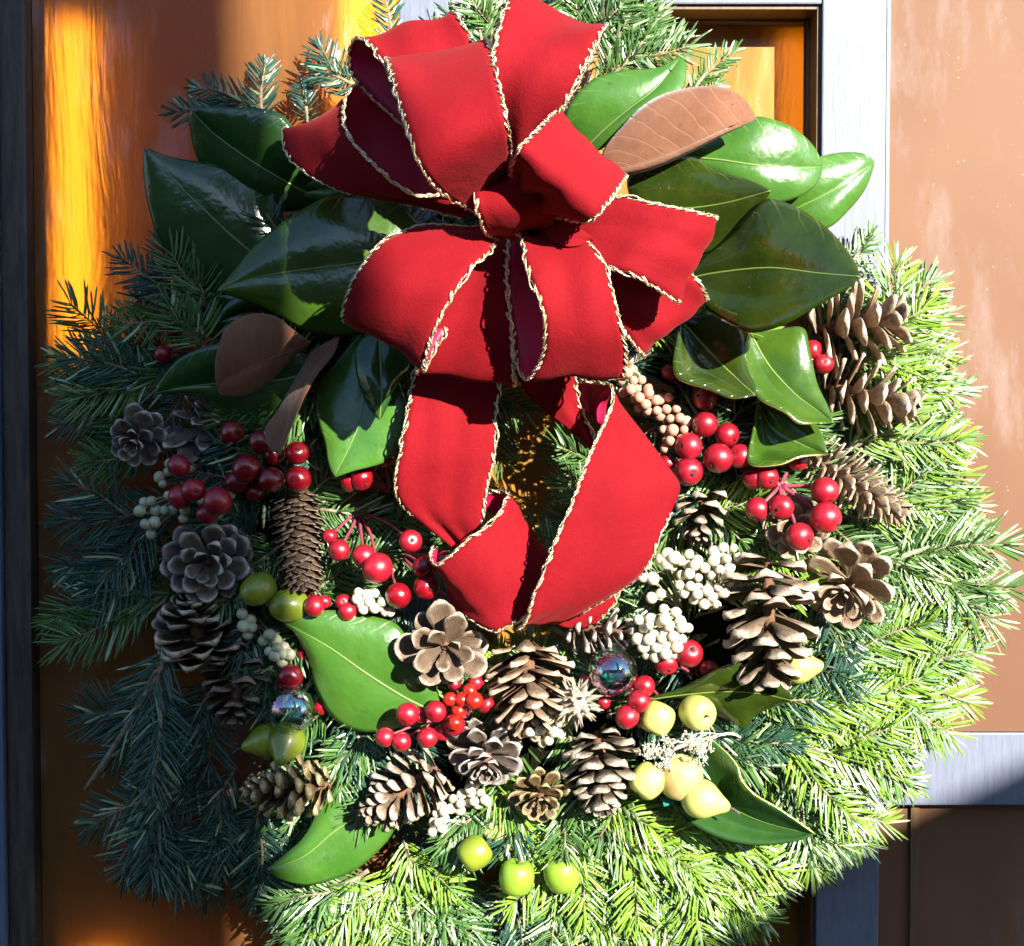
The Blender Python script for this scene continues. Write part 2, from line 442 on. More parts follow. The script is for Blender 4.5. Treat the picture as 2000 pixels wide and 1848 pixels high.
# ------------------------------------------------------------------ the door
def bx(name, x0, x1, y0, y1, h0, h1, mat, parent, bev=0.0012):
    """block over picture columns x0..x1 and rows y0..y1 (read at the door face) between heights h0 and h1"""
    a = P(x0, 924, 0); b = P(x1, 924, 0)
    c = P(1000, y0, 0); d = P(1000, y1, 0)
    V, Fc = box(np.array([a.x, -h0*S, c.z]), np.array([b.x, -h1*S, d.z]), bev)
    return mesh_obj(name, V, Fc, M[mat], parent, smooth=False)
door = thing('glazed_door', 'tall grey steel framed door glazed with mottled amber glass, behind the wreath', 'door', P(1000, 2300, 0))
bx('stile', 1600, 1724, -1500, 3300, -128, 0, 'steel_paint', door)
bx('stile', 782, 881, -1500, 3300, -128, 0, 'steel_paint', door)
bx('rail', 1725, 3300, 1432, 1574, -128, -3, 'steel_paint', door)
bx('rail', 882, 1599, -1500, 7, -128, -3, 'steel_paint', door)
r = bx('glazing_bead', 1588, 1599, 8, 3300, -127, -82, 'reveal_wood', door)
bx('glazing_bead', 882, 893, 8, 3300, -127, -82, 'reveal_wood', door)
bx('glazing_bead', 894, 1587, 8, 20, -127, -82, 'reveal_wood', door)
bx('reveal_lining', 1592, 1599.4, 9, 3299, -80, -12, 'reveal_wood', door, 0.0003)
bx('reveal_lining', 883, 1591, 8, 15, -80, -12, 'reveal_wood', door, 0.0003)
bx('glass_pane', 889, 1592, 12, 3300, -122, -113, 'yellow_glass', door, 0.0)
bx('glass_pane', 69, 781, -1500, 3300, -22, -12, 'amber_glass', door, 0.0)
bx('glass_pane', 1725, 3300, -1500, 1431, -22, -12, 'dusty_glass', door, 0.0)
bx('glass_pane', 1725, 3300, 1575, 3300, -52, -42, 'dusty_glass', door, 0.0)
bx('glazing_bead', 1725, 1733, -1500, 1431, -11, -4, 'steel_paint', door, 0.0004)
bx('glazing_bead', 1795, 1812, 1576, 3300, -41, -34, 'reveal_wood', door, 0.0004)
jamb = thing('door_jamb', 'weathered brown door post with blue grey metal edge at the far left', 'door post', P(40, 2300, 0))
bx('post', 15, 67, -1500, 3300, -120, 26, 'jamb_wood', jamb, 0.002)
bx('metal_edge', -900, 14, -1500, 3300, -120, 40, 'steel_dark', jamb, 0.002)

# the unlit room behind the glass, with two tall windows on its far side
def struct(name, V, Fc, mat):
    o = mesh_obj(name, V, Fc, M[mat], None, smooth=False); o['kind'] = 'structure'; return o
a, b = P(-800, -1200, 0), P(3000, 3000, 0)
x0, x1, zt, zb = a.x, b.x, a.z, b.z
yb, yf = 620*S, 129*S
V = [(x0, yf, zb), (x1, yf, zb), (x1, yf, zt), (x0, yf, zt), (x0, yb, zb), (x1, yb, zb), (x1, yb, zt), (x0, yb, zt)]
struct('room_wall', V, [(4, 5, 6, 7), (0, 4, 7, 3), (1, 2, 6, 5), (3, 7, 6, 2), (0, 1, 5, 4)], 'room_dark')
def lit_window(label, xa, xb, ya, yb_):
    hh = -560
    t = thing('lit_window', label, 'window', P((xa+xb)/2, yb_, hh), 'bright windows seen through the amber glass')
    q = [P(xa, ya, hh), P(xb, ya, hh), P(xb, yb_, hh), P(xa, yb_, hh)]
    V, Fc = box(np.array(q[3]), np.array(q[1]) + np.array([0, 0.004, 0]))
    mesh_obj('pane', V, Fc, M['window_light'], t, smooth=False)
    w = 0.012
    for (c0, c1) in ((q[0], q[3]), (q[1], q[2])):
        V, Fc = box(np.array([c0.x-w/2, c0.y-0.008, c1.z-w]), np.array([c0.x+w/2, c0.y-0.001, c0.z+w]))
        mesh_obj('window_frame', V, Fc, M['room_dark'], t, smooth=False)
lit_window('bright window glowing yellow through the amber glass along the left door post', 98, 196, 40, 690)
lit_window('low bright window glowing orange through the amber glass at the bottom left corner', 140, 260, 1885, 2050)
lit_window('bright window glowing yellow through the small deep set pane at the upper right', 1500, 1660, 70, 420)
lit_window('bright window glowing yellow through the amber glass beside the top of the bow', 655, 800, -260, 240)

# unseen pier and sloping block added sunward to shade the door's left and foot
YB = -2.15
def toward_sun(p):
    t = (YB - p.y)/TO_SUN.y
    return p + TO_SUN*t
e = toward_sun(P(585, 900, 230))
e0 = toward_sun(P(-700, 900, 0))
V, Fc = box(np.array([e0.x, YB-0.3, -1.6]), np.array([e.x, YB, 2.6]), 0.003)
o = struct('left_shade_blocker', V, Fc, 'blocker_stone')
p1, p2 = toward_sun(P(1590, 1690, 0)), toward_sun(P(2000, 1490, 0))
k = (p2.z-p1.z)/(p2.x-p1.x)
xl, xr = e.x + 0.001, p2.x + 1.2
zl, zr = p1.z + k*(xl-p1.x), p1.z + k*(xr-p1.x)
V = [(xl, YB, -1.6), (xr, YB, -1.6), (xr, YB, zr), (xl, YB, zl)]
V += [(q[0], YB-0.2, q[2]) for q in V]
struct('foot_shade_blocker', V, [(0, 1, 2, 3), (5, 4, 7, 6), (3, 2, 6, 7), (1, 0, 4, 5), (1, 5, 6, 2), (0, 3, 7, 4)], 'blocker_stone')

V, Fc = box(np.array([-9.0, -7.3, -2.0]), np.array([9.0, -7.0, 2.2]), 0.01)
struct('sky_blocker', V, Fc, 'blocker_brick')  # unseen wall added behind the camera to cut low sky light

# ------------------------------------------------------------------ the wreath of fir
wreath = thing('fir_wreath', 'large round wreath of green fir branches hanging on the door', 'wreath', P(1000, 1000, 0))
CX, CY = 1000.0, 1000.0
# the bound moss and straw core
nu, nv = 96, 14
V = []
for i in range(nu):
    a = 2*math.pi*i/nu
    for k in range(nv):
        b = 2*math.pi*k/nv
        rr = 72 + 16*math.sin(7*a+2*b) + 12*math.sin(17*a-3*b)
        rad = 500 + rr*1.35*math.cos(b)
        V.append((CX+rad*math.cos(a), CY+rad*math.sin(a), 95 + rr*0.8*math.sin(b)))
Fc = [(i*nv+k, i*nv+(k+1) % nv, ((i+1) % nu)*nv+(k+1) % nv, ((i+1) % nu)*nv+k) for i in range(nu) for k in range(nv)]
mesh_obj('moss_core', PV(V), Fc, M['moss_base'], wreath)

NF = [(0, 3, 5, 2), (2, 5, 4, 1), (1, 4, 3, 0), (3, 6, 8, 5), (5, 8, 7, 4), (4, 7, 6, 3), (6, 9, 8), (8, 9, 7), (7, 9, 6)]
NMI = [0, 0, 1, 0, 0, 1, 0, 0, 1]
def needles_for(tw, length, spacing, lift, pale=0.12):
    """tw: world polyline of one twig -> needle verts (n,7,3) and a tone per needle"""
    p = np.asarray(tw)
    seg = np.linalg.norm(np.diff(p, axis=0), axis=1)
    s = np.concatenate([[0], np.cumsum(seg)])
    L = s[-1]
    n = max(6, int(L/spacing))
    pos = np.repeat(np.linspace(0.04*L, L, n), 3) + rng.normal(0, spacing*0.4, 3*n)
    pos = np.clip(pos, 0, L)
    row = np.tile([-1, 1, 0], n)
    keep = (row != 0) | (rng.random(3*n) < 0.34)
    pos, row = pos[keep], row[keep]
    m = len(pos)
    base = np.stack([np.interp(pos, s, p[:, i]) for i in range(3)], 1)
    T = np.stack([np.interp(pos, s, np.gradient(p[:, i], s)) for i in range(3)], 1)
    T /= np.linalg.norm(T, axis=1)[:, None]
    N = np.tile([0.0, -1.0, 0.25], (m, 1))
    B = np.cross(T, N); B /= np.linalg.norm(B, axis=1)[:, None] + 1e-9
    N = np.cross(B, T)
    tt = pos/L
    beta = R(56) - R(32)*np.clip((tt-0.8)/0.2, 0, 1) + rng.normal(0, R(6), m)
    gam = np.where(row == 0, R(70) + rng.normal(0, R(16), m), R(lift) + rng.normal(0, R(8), m))
    side = np.where(row == 0, rng.choice([-1, 1], m), row)
    out = B*(side*np.cos(gam))[:, None] + N*np.sin(gam)[:, None]
    D = T*np.cos(beta)[:, None] + out*np.sin(beta)[:, None]
    ln = length*rng.uniform(0.72, 1.12, m)*np.where(row == 0, 0.72, 1.0)*(1-0.35*np.clip((tt-0.7)/0.3, 0, 1))*(0.75+0.25*np.clip(tt/0.15, 0, 1))
    # the flat face of a needle looks mostly outwards, some turn their pale side up
    up = N + rng.normal(0, 0.3, (m, 3))
    up = np.where((rng.random(m) < pale)[:, None], -up, up)
    Wd = np.cross(D, up); Wd /= np.linalg.norm(Wd, axis=1)[:, None] + 1e-9
    U = np.cross(Wd, D)
    w = (2.0*S*rng.uniform(0.85, 1.2, m))[:, None]
    bend = rng.normal(0.2, 0.06, m)
    l1 = ln[:, None]
    p1 = base + D*l1*0.35 + N*l1*0.03
    p2 = base + D*l1*0.86 + T*l1*(bend*0.75)[:, None]
    tip = base + D*l1 + T*l1*bend[:, None] - N*l1*0.03
    th = 1.3*S
    V = np.stack([base - Wd*w*0.4, base + Wd*w*0.4, base + U*th, p1 - Wd*w, p1 + Wd*w, p1 + U*th,
                  p2 - Wd*w*0.85, p2 + Wd*w*0.85, p2 + U*th, tip], 1)
    return V, rng.random(m)

def branch(base, tip, curve=0.0, sides=5, nl=56, mat='needle_green', lift=9, spread=38, side_len=0.6, bare=0.0, thick=5.0, pale=0.12):
    """one fir branch from base to tip with side twigs; curve bends it sideways"""
    b, t = np.array(base, float), np.array(tip, float)
    d = t - b
    L = np.linalg.norm(d[:2])
    perp = np.array([-d[1], d[0], 0])/max(L, 1)
    q = [b, b + d*0.35 + perp*curve*L*0.8 + [0, 0, 18], b + d*0.7 + perp*curve*L*0.8 + [0, 0, 12], t]
    main = spline(q, 14)
    tws = [(main, thick)]
    for k in range(sides):
        f = 0.14 + 0.58*(k+0.5*random.random())/max(1, sides)
        i = int(f*13)
        p0 = main[i]
        tg = main[min(13, i+1)] - main[max(0, i-1)]
        a0 = math.atan2(tg[1], tg[0])
        sd = 1 if k % 2 else -1
        a = a0 + sd*R(spread + random.uniform(-9, 9))
        l = (1-f)*L*side_len + 60 + random.uniform(-20, 30)
        a2 = a - sd*R(12)
        p1 = p0 + np.array([math.cos(a)*l*0.5, math.sin(a)*l*0.5, 8 + random.uniform(-10, 12)])
        p2 = p1 + np.array([math.cos(a2)*l*0.5, math.sin(a2)*l*0.5, random.uniform(-16, 8)])
        tws.append((spline([p0, p1, p2], 8), thick*0.62))
    parts, NV, tone = [], [], []
    for k, (tw, th) in enumerate(tws):
        w = PV(tw)
        parts.append(tube(w, np.linspace(th, th*0.42, len(w))*S, 6))
        ww = w
        if k == 0 and bare > 0: ww = w[:max(3, int(len(w)*(1-bare)))]
        v, tn = needles_for(ww, nl*S*random.uniform(0.9, 1.08), 5.1*S, lift, pale)
        NV.append(v); tone.append(tn)
    v, f = join(parts)
    br = mesh_obj('fir_branch', v, f, M['twig_bark'], wreath)
    NV = np.concatenate(NV); tone = np.concatenate(tone)
    m = len(NV)
    faces = []
    for off in range(0, 10*m, 10):
        for q in NF: faces.append(tuple(i+off for i in q))
    nd = mesh_obj('needles', NV.reshape(-1, 3), faces, [M[mat], M['needle_under']], br, smooth=False, midx=np.tile(NMI, m),
                  attr={'tone': np.repeat(tone, 10), 'along': np.tile([0, 0, 0, .35, .35, .35, .86, .86, .86, 1], m)})
    nd['kind'] = 'stuff'
    return br

# the sprays that make the outline, read off one by one: base, tip, bend, side twigs, needle tone
SH, GR, SU = 'needle_shaded', 'needle_green', 'needle_sunlit'  # shaded, plain and sunlit copies of one needle, light put into the colour
SPRAYS = [
 # upper left
 ((505, 215, 60), (385, 172, 40), .05, 1, SH, 38), ((512, 235, 60), (518, 125, 50), -.05, 0, SH, 36), ((705, 175, 60), (612, 138, 50), .06, 0, SH, 42),
 ((680, 190, 50), (625, 92, 50), .0, 0, SH, 42), ((600, 240, 50), (590, 165, 40), .03, 0, SH, 32),
 ((765, 110, 30), (750, -10, 30), .05, 0, SH, 36), ((545, 460, 120), (500, 395, 130), .05, 1, SH, 42), ((560, 470, 110), (470, 440, 120), .0, 1, SH, 40),
 # top
 ((945, 130, 60), (925, 22, 70), .05, 2, GR, 44), ((960, 90, 60), (960, -30, 60), .0, 2, GR, 44), ((1160, 180, 90), (1295, 15, 90), .06, 3, GR, 52),
 ((1180, 160, 80), (1320, 70, 90), .04, 2, GR, 54), ((1150, 120, 70), (1200, -40, 80), .0, 3, GR, 54), ((1200, 80, 70), (1260, -30, 70), .05, 2, GR, 54),
 ((1140, 60, 60), (1100, -60, 60), .0, 2, GR, 50), ((1330, 190, 20), (1400, 165, 20), .0, 1, GR, 36),
 # right, beyond the magnolia leaves
 ((1630, 540, 40), (1752, 455, 30), .05, 0, GR, 40), ((1640, 570, 50), (1740, 530, 40), .0, 0, GR, 42), ((1720, 640, 80), (1870, 560, 70), -.06, 1, SU, 52),
 ((1680, 690, 90), (1890, 610, 70), .05, 2, GR, 60), ((1650, 720, 110), (1895, 690, 90), -.04, 5, SU, 60), ((1620, 800, 100), (1925, 760, 70), .05, 5, GR, 62),
 ((1650, 880, 110), (1900, 820, 90), -.05, 4, SU, 60), ((1640, 950, 90), (1895, 880, 80), .05, 4, GR, 60), ((1660, 1010, 110), (1950, 985, 80), .04, 4, SU, 62),
 ((1640, 1080, 100), (1960, 1030, 60), -.05, 4, GR, 58), ((1700, 1080, 120), (1975, 1150, 110), .06, 3, GR, 72), ((1620, 1180, 100), (1940, 1240, 70), -.05, 4, SU, 62),
 ((1600, 1230, 120), (1930, 1310, 90), .05, 5, SU, 62), ((1580, 1290, 130), (1890, 1372, 110), -.03, 4, SU, 66), ((1560, 1350, 100), (1860, 1440, 70), .05, 5, GR, 60),
 ((1540, 1390, 140), (1850, 1390, 110), .04, 4, SU, 60), ((1440, 1430, 150), (1780, 1525, 120), -.03, 5, SU, 66), ((1500, 1460, 100), (1740, 1600, 70), .04, 4, GR, 64),
 ((1480, 1500, 90), (1690, 1650, 60), .03, 4, SU, 62), ((1440, 1540, 80), (1610, 1700, 50), .05, 4, GR, 60),
 # foot
 ((1250, 1620, 140), (1440, 1690, 110), .02, 4, SU, 62), ((1290, 1640, 120), (1500, 1800, 90), .05, 5, SU, 64), ((1230, 1640, 110), (1420, 1850, 80), .03, 5, GR, 60),
 ((1160, 1640, 100), (1260, 1880, 80), .04, 5, SU, 60), ((1180, 1610, 130), (1300, 1760, 130), .0, 3, SU, 62), ((1090, 1650, 110), (1130, 1870, 80), -.04, 4, GR, 58),
 ((1010, 1600, 140), (1010, 1690, 140), .0, 2, SU, 62), ((1000, 1700, 90), (960, 1880, 70), .05, 4, SH, 56), ((1140, 1600, 130), (1080, 1800, 120), .05, 3, SU, 58),
 ((880, 1650, 100), (840, 1860, 80), .05, 4, GR, 58), ((790, 1640, 130), (820, 1735, 120), .03, 2, SU, 56), ((780, 1680, 110), (700, 1860, 100), .0, 4, SU, 60),
 ((820, 1740, 100), (880, 1850, 90), .03, 3, GR, 60), ((720, 1700, 110), (560, 1830, 100), .05, 4, GR, 62), ((640, 1720, 100), (575, 1790, 110), .02, 1, GR, 60),
 # lower left, in the shade
 ((580, 1590, 100), (500, 1760, 80), .04, 3, SH, 60), ((520, 1560, 110), (398, 1750, 70), -.03, 4, SH, 60), ((460, 1500, 100), (380, 1690, 70), .05, 3, SH, 56),
 ((352, 1545, 110), (150, 1612, 100), .05, 0, SH, 58), ((320, 1560, 115), (212, 1708, 100), .0, 1, SH, 58), ((265, 1620, 110), (278, 1725, 110), .0, 1, SH, 58),
 ((300, 1590, 105), (330, 1700, 100), .0, 1, SH, 60), ((420, 1500, 80), (240, 1540, 50), .03, 3, SH, 58), ((420, 1390, 90), (180, 1480, 60), .05, 4, SH, 60),
 ((330, 1270, 185), (137, 1542, 165), -.02, 1, SH, 64), ((420, 1330, 120), (310, 1480, 100), .0, 1, SH, 56), ((370, 1160, 110), (72, 1215, 70), .10, 2, GR, 62),
   ((380, 1080, 100), (95, 1110, 60), .05, 3, SH, 60),
 ((360, 990, 110), (92, 1012, 80), -.04, 4, SH, 60),  ((340, 880, 100), (150, 850, 60), .03, 4, GR, 56),
 ((350, 800, 90), (90, 830, 50), .05, 4, SH, 56), ((360, 740, 110), (85, 700, 80), .02, 5, GR, 60), ((400, 720, 120), (150, 760, 90), -.03, 5, SH, 58),
 ((380, 700, 100), (190, 660, 70), .05, 3, SH, 58), ((390, 640, 110), (245, 590, 90), .04, 3, GR, 50), ((400, 620, 130), (285, 470, 110), -.08, 3, SH, 46),
 ((400, 600, 140), (372, 512, 140), .05, 2, GR, 50), ((400, 690, 150), (345, 600, 150), .2, 2, GR, 52), ((330, 560, 90), (250, 560, 80), .0, 2, SH, 44),
]
for sp in SPRAYS:
    b, t, cv, sd, mt, nl = sp
    if t[0] > 1700 and t[1] not in (1150, 1372, 1525): t = (t[0]-48, t[1], t[2])      # the needles themselves reach past the twig's end
    if t[0] < 330: t = (t[0]+30, t[1], t[2])
    bare = 0.42 if (b[0], b[1]) == (330, 1270) else 0.0
    branch(b, t, cv, ((0, 1, 1, 2, 3, 3) if b[0] > 700 else (0, 1, 1, 1, 2, 2))[sd], nl*(1.06 if b[0] > 700 else 1.18), mt, bare=bare, pale=0.4 if b[0] > 1350 else (0.25 if b[0] > 700 else 0.08), thick=9.5 if bare else (5.0 if sd >= 4 else 4.2))  # larger pale share towards the right paints in the sun's glare
# filling sprays, bound all round the core
def tip_radius(a):
    A = [0, 10, 25, 40, 50, 60, 90, 110, 125, 135, 145, 160, 170, 180, 190, 197, 205, 215, 225, 240, 262, 280, 300, 325, 335, 345, 360]
    Rr = [930, 980, 960, 930, 920, 920, 880, 880, 900, 900, 920, 950, 930, 890, 900, 930, 830, 800, 690, 690, 640, 720, 640, 640, 720, 850, 930]
    return float(np.interp(a % 360, A, Rr))
for k in range(40):
    a = (k*137.508) % 360
    rim = tip_radius(a)
    lay = k % 3
    if 312 < a < 347: continue
    r0 = (500, 440, 560)[lay] + random.uniform(-40, 40)
    r1 = rim*((0.84, 0.70, 0.78) if (a < 100 or a > 330) else ((0.74, 0.66, 0.70) if not 115 < a < 215 else (0.64, 0.62, 0.66)))[lay] + random.uniform(-30, 20)
    if r1 < r0 + 120: r0 = r1 - 160
    da = random.uniform(-9, 12)
    h0 = (60, 130, 100)[lay]; h1 = (45, 130, 80)[lay]
    sunny = (a < 115 or a > 330)
    mt = random.choice([SU, GR, SU, GR] if sunny else [SH, GR, SH, SH])
    c0, s0 = math.cos(R(a)), math.sin(R(a)); c1, s1 = math.cos(R(a+da)), math.sin(R(a+da))
    branch((CX+r0*c0, CY+r0*s0, h0), (CX+r1*c1, CY+r1*s1, h1), random.uniform(-.06, .06), 2, random.uniform(54, 64), mt, pale=0.25 if sunny else 0.05, thick=4.6)
for k in range(44):          # short sprays that fill between the ornaments and reach into the hole
    a = k*8.2 + random.uniform(-4, 4)
    inner = k % 2 == 0
    r0, r1 = (470, 250) if inner else (420, 600)
    if 225 < a < 320 and inner: r1 = 330
    da = random.uniform(-25, 25)
    mt = random.choice([GR, SH, SU] if (a < 130 or a > 300) else [SH, GR])
    branch((CX+r0*math.cos(R(a)), CY+r0*math.sin(R(a)), 120), (CX+r1*math.cos(R(a+da)), CY+r1*math.sin(R(a+da)), 120 if inner else 190), random.uniform(-.1, .1), 1, 64, mt)
for k in range(58):          # short tips standing up between the ornaments
    a = k*137.508 % 360
    r0 = 360 + 270*((k*0.618) % 1)
    if 215 < a < 325 and r0 < 500: continue
    x_, y_ = CX+r0*math.cos(R(a)), CY+r0*math.sin(R(a))
    b_ = R(a + random.uniform(-60, 60)); l = random.uniform(100, 150)
    branch((x_, y_, 140), (x_+l*math.cos(b_), y_+l*math.sin(b_), 185), random.uniform(-.08, .08), 0, 60, random.choice([GR, SH, GR, SU] if x_ > 900 else [SH, GR, SH]), thick=4.0)
for b, t in (((690, 1000, 70), (880, 1010, 60)), ((700, 1060, 90), (900, 1050, 80)), ((720, 960, 60), (860, 960, 50)), ((1290, 930, 60), (1100, 950, 60)), ((1260, 1010, 70), (1080, 1020, 70)), ((1180, 1150, 90), (1100, 1010, 60)), ((900, 740, 40), (990, 820, 40)), ((1570, 680, 60), (1700, 590, 60)), ((1580, 720, 60), (1710, 670, 70)), ((1580, 780, 70), (1720, 750, 70)), ((1570, 820, 60), (1700, 810, 70)), ((1590, 640, 40), (1670, 560, 40)), ((680, 1470, 80), (540, 1490, 70)), ((700, 1500, 90), (580, 1600, 100)), ((640, 1600, 80), (520, 1640, 80))):
    branch(b, t, .05, 2, 56, GR, thick=4.2)

# ------------------------------------------------------------------ sheets: ribbon and leaf
def grid_normals(G):
    du = np.gradient(G, axis=0); dv = np.gradient(G, axis=1)
    N = np.cross(du, dv)
    return N/(np.linalg.norm(N, axis=2)[:, :, None] + 1e-12)
def sheet(name, G, mats, parent, thick, face_row=None, side=1, uv=None):
    """a closed thin slab round the grid G (nu, nv, 3): mats = upper, lower, rim"""
    nu, nv = G.shape[:2]
    N = grid_normals(G)
    if face_row is not None:
        if N[face_row].mean(axis=0)[1] > 0: N = -N      # towards the viewer is -y
        N = N*side
    T, Bt = G + N*thick*0.5, G - N*thick*0.5
    V = np.vstack([T.reshape(-1, 3), Bt.reshape(-1, 3)])
    o = nu*nv
    flip = np.dot(np.cross(G[1, 0]-G[0, 0], G[0, 1]-G[0, 0]), N[0, 0]) < 0
    Fc, mi = [], []
    def add(q, m):
        Fc.append(tuple(q[::-1]) if flip else tuple(q)); mi.append(m)
    for i in range(nu-1):
        for k in range(nv-1):
            a, b, c, d = i*nv+k, (i+1)*nv+k, (i+1)*nv+k+1, i*nv+k+1
            add((a, b, c, d), 0); add((o+d, o+c, o+b, o+a), 1)
    for i in range(nu-1):
        add((i*nv, o+i*nv, o+(i+1)*nv, (i+1)*nv), 2)
        a, b = i*nv+nv-1, (i+1)*nv+nv-1
        add((a, b, o+b, o+a), 2)
    for k in range(nv-1):
        add((k, k+1, o+k+1, o+k), 2)
        a, b = (nu-1)*nv+k, (nu-1)*nv+k+1
        add((a, o+a, o+b, b), 2)
    if uv is not None: uv = np.vstack([uv, uv])
    return mesh_obj(name, V, Fc, mats, parent, True, mi, uv), N

bow = thing('red_bow', 'big red velvet bow with gold braided edges at the top of the wreath', 'bow', P(1000, 400, 300))
def braid(edge, N, Wd, t0, t1, parent):
    """wavy metallic braid along one ribbon edge (world points, normals, outward direction)"""
    n = len(edge)
    s = np.concatenate([[0], np.cumsum(np.linalg.norm(np.diff(edge, axis=0), axis=1))])
    L = s[-1]
    m = max(12, int((t1-t0)*L/(3.6*S)))
    q = np.linspace(t0*L, t1*L, m)
    e = np.stack([np.interp(q, s, edge[:, i]) for i in range(3)], 1)
    nn = np.stack([np.interp(q, s, N[:, i]) for i in range(3)], 1)
    wd = np.stack([np.interp(q, s, Wd[:, i]) for i in range(3)], 1)
    ph = q/(37*S)*2*math.pi + 1.6*np.sin(q/(47*S)) + 1.1*np.sin(q/(19*S)+1) + random.uniform(0, 6)
    parts = []
    for k, (amp, off, ra) in enumerate(((4.6, 0.0, 1.9), (2.6, math.pi*0.8, 1.6), (3.2, math.pi*0.5, 1.1))):
        a = ph*(1 if k < 2 else 2.0) + off
        am = amp*(0.75 + 0.35*np.sin(q/(61*S)+k*2) + 0.25*np.sin(q/(23*S)+k))
        c = e + wd*((np.sin(a)*am + 1.2)*S)[:, None] + nn*((np.cos(a)*2.4)*S)[:, None]
        parts.append(tube(c, ra*S*(1+0.25*np.sin(q/(7.3*S)+k)), 5))
    v, f = join(parts)
    return mesh_obj('gold_trim', v, f, M['gold_braid'], parent)
def ribbon(name, A, Bp, ta=(0, 1), tb=(0, 1), face=0.4, side=1, n=72, pucker=6.0, sag=0.0, seed=0):
    rs = np.random.default_rng(100+seed)
    a = spline(A, n, False); b = spline(Bp, n, False)
    nv = 15
    v = np.linspace(0, 1, nv)[None, :, None]
    Gp = a[:, None, :]*(1-v) + b[:, None, :]*v
    G = PV(Gp.reshape(-1, 3)).reshape(n, nv, 3)
    N = grid_normals(G)
    u = np.linspace(0, 1, n)[:, None]; vv = np.linspace(0, 1, nv)[None, :]
    gather = 0.25 + 1.1*(np.exp(-u/0.09) + np.exp(-(1-u)/0.09))
    disp = np.zeros((n, nv))
    for k in range(4):
        disp += rs.normal(0, 0.5)*np.sin(2*math.pi*(u*rs.uniform(0.8, 3.2) + vv*rs.uniform(0.4, 1.6) + rs.random()))
    for k in range(2):
        disp += gather*rs.normal(0, 0.6)*np.sin(2*math.pi*(vv*rs.uniform(1.5, 3.0) + u*rs.uniform(-1, 1) + rs.random()))*1.2
    disp = disp*pucker + sag*np.sin(math.pi*vv)*np.sin(math.pi*u)
    G = G + N*(disp*S)[:, :, None]
    o, N = sheet(name, G, [M['velvet'], M['satin'], M['velvet']], bow, 2.4*S, int(face*(n-1)), side)
    for (k, kin, tr) in ((0, 1, ta), (nv-1, nv-2, tb)):
        if tr is None: continue
        wd = G[:, k]-G[:, kin]; wd /= np.linalg.norm(wd, axis=1)[:, None] + 1e-12
        braid(G[:, k], N[:, k], wd, tr[0], tr[1], o)
    return o
# back left loop
ribbon('loop', [(940, 380, 300), (820, 270, 270), (703, 165, 255), (684, 118, 262), (692, 80, 290), (716, 78, 335), (742, 110, 372), (776, 166, 390), (850, 280, 400), (930, 380, 360)],
       [(990, 340, 290), (960, 230, 255), (925, 130, 245), (897, 62, 258), (878, 30, 292), (888, 30, 335), (918, 78, 372), (945, 150, 390), (970, 250, 400), (985, 350, 360)], face=.6, seed=1)
# tall middle loop
ribbon('loop', [(930, 400, 330), (860, 330, 330), (800, 220, 330), (765, 140, 357), (758, 119, 417), (764, 135, 498), (778, 190, 573), (800, 260, 620), (823, 325, 613), (856, 370, 559), (905, 400, 492), (950, 420, 438)],
       [(990, 390, 330), (985, 300, 316), (968, 190, 316), (952, 100, 350), (947, 76, 411), (953, 92, 492), (965, 140, 566), (978, 190, 613), (988, 240, 620), (996, 290, 573), (992, 340, 505), (985, 390, 438)], face=.6, seed=2, pucker=4)
# upper right loop
ribbon('loop', [(985, 380, 323), (955, 260, 310), (960, 120, 310), (985, 20, 337), (1000, -8, 391), (990, 20, 472), (972, 75, 519), (962, 140, 526), (975, 220, 499), (1000, 330, 431)],
       [(1040, 350, 323), (1085, 240, 323), (1140, 140, 337), (1172, 72, 357), (1184, 48, 404), (1172, 68, 478), (1148, 112, 519), (1118, 168, 532), (1085, 228, 512), (1030, 300, 458)], face=.65, seed=3, pucker=5)
# left loop, seen into from the side
ribbon('loop', [(940, 370, 280), (840, 250, 230), (746, 182, 212), (702, 164, 250), (672, 196, 322), (671, 250, 375), (697, 288, 390), (735, 325, 395), (775, 362, 390), (815, 386, 380), (868, 386, 370), (940, 400, 350)],
       [(900, 425, 230), (800, 396, 200), (700, 368, 190), (622, 318, 180), (572, 262, 190), (554, 258, 225), (560, 298, 260), (585, 328, 285), (630, 356, 302), (690, 378, 312), (780, 396, 318), (900, 425, 320)], face=.45, seed=4, pucker=4)
# small loop right of the knot
ribbon('loop', [(1020, 350, 330), (1050, 280, 364), (1088, 222, 449), (1074, 232, 537), (1042, 265, 598), (1012, 297, 605), (1000, 340, 534)],
       [(1060, 420, 330), (1140, 400, 364), (1217, 342, 423), (1206, 366, 517), (1180, 402, 564), (1148, 434, 554), (1080, 430, 483)], face=.6, seed=5, pucker=4)
# knot
ribbon('knot', [(965, 318, 370), (938, 338, 460), (927, 362, 505), (930, 392, 520), (938, 424, 510), (950, 455, 470), (975, 470, 390)],
       [(1045, 296, 380), (1062, 312, 470), (1076, 345, 510), (1084, 380, 518), (1086, 412, 505), (1078, 442, 460), (1060, 458, 380)], tb=None, face=.5, seed=6, pucker=4)
# lower left loop
ribbon('loop', [(930, 440, 380), (860, 435, 410), (812, 441, 435), (746, 470, 472), (710, 515, 490), (689, 552, 490), (674, 600, 465), (677, 626, 425), (710, 610, 375), (800, 520, 320), (930, 450, 310)],
       [(965, 460, 400), (962, 478, 450), (952, 492, 480), (920, 520, 510), (886, 568, 530), (862, 609, 530), (841, 662, 515), (828, 720, 470), (848, 680, 405), (902, 589, 365), (970, 450, 320)], face=.45, seed=7, pucker=5)
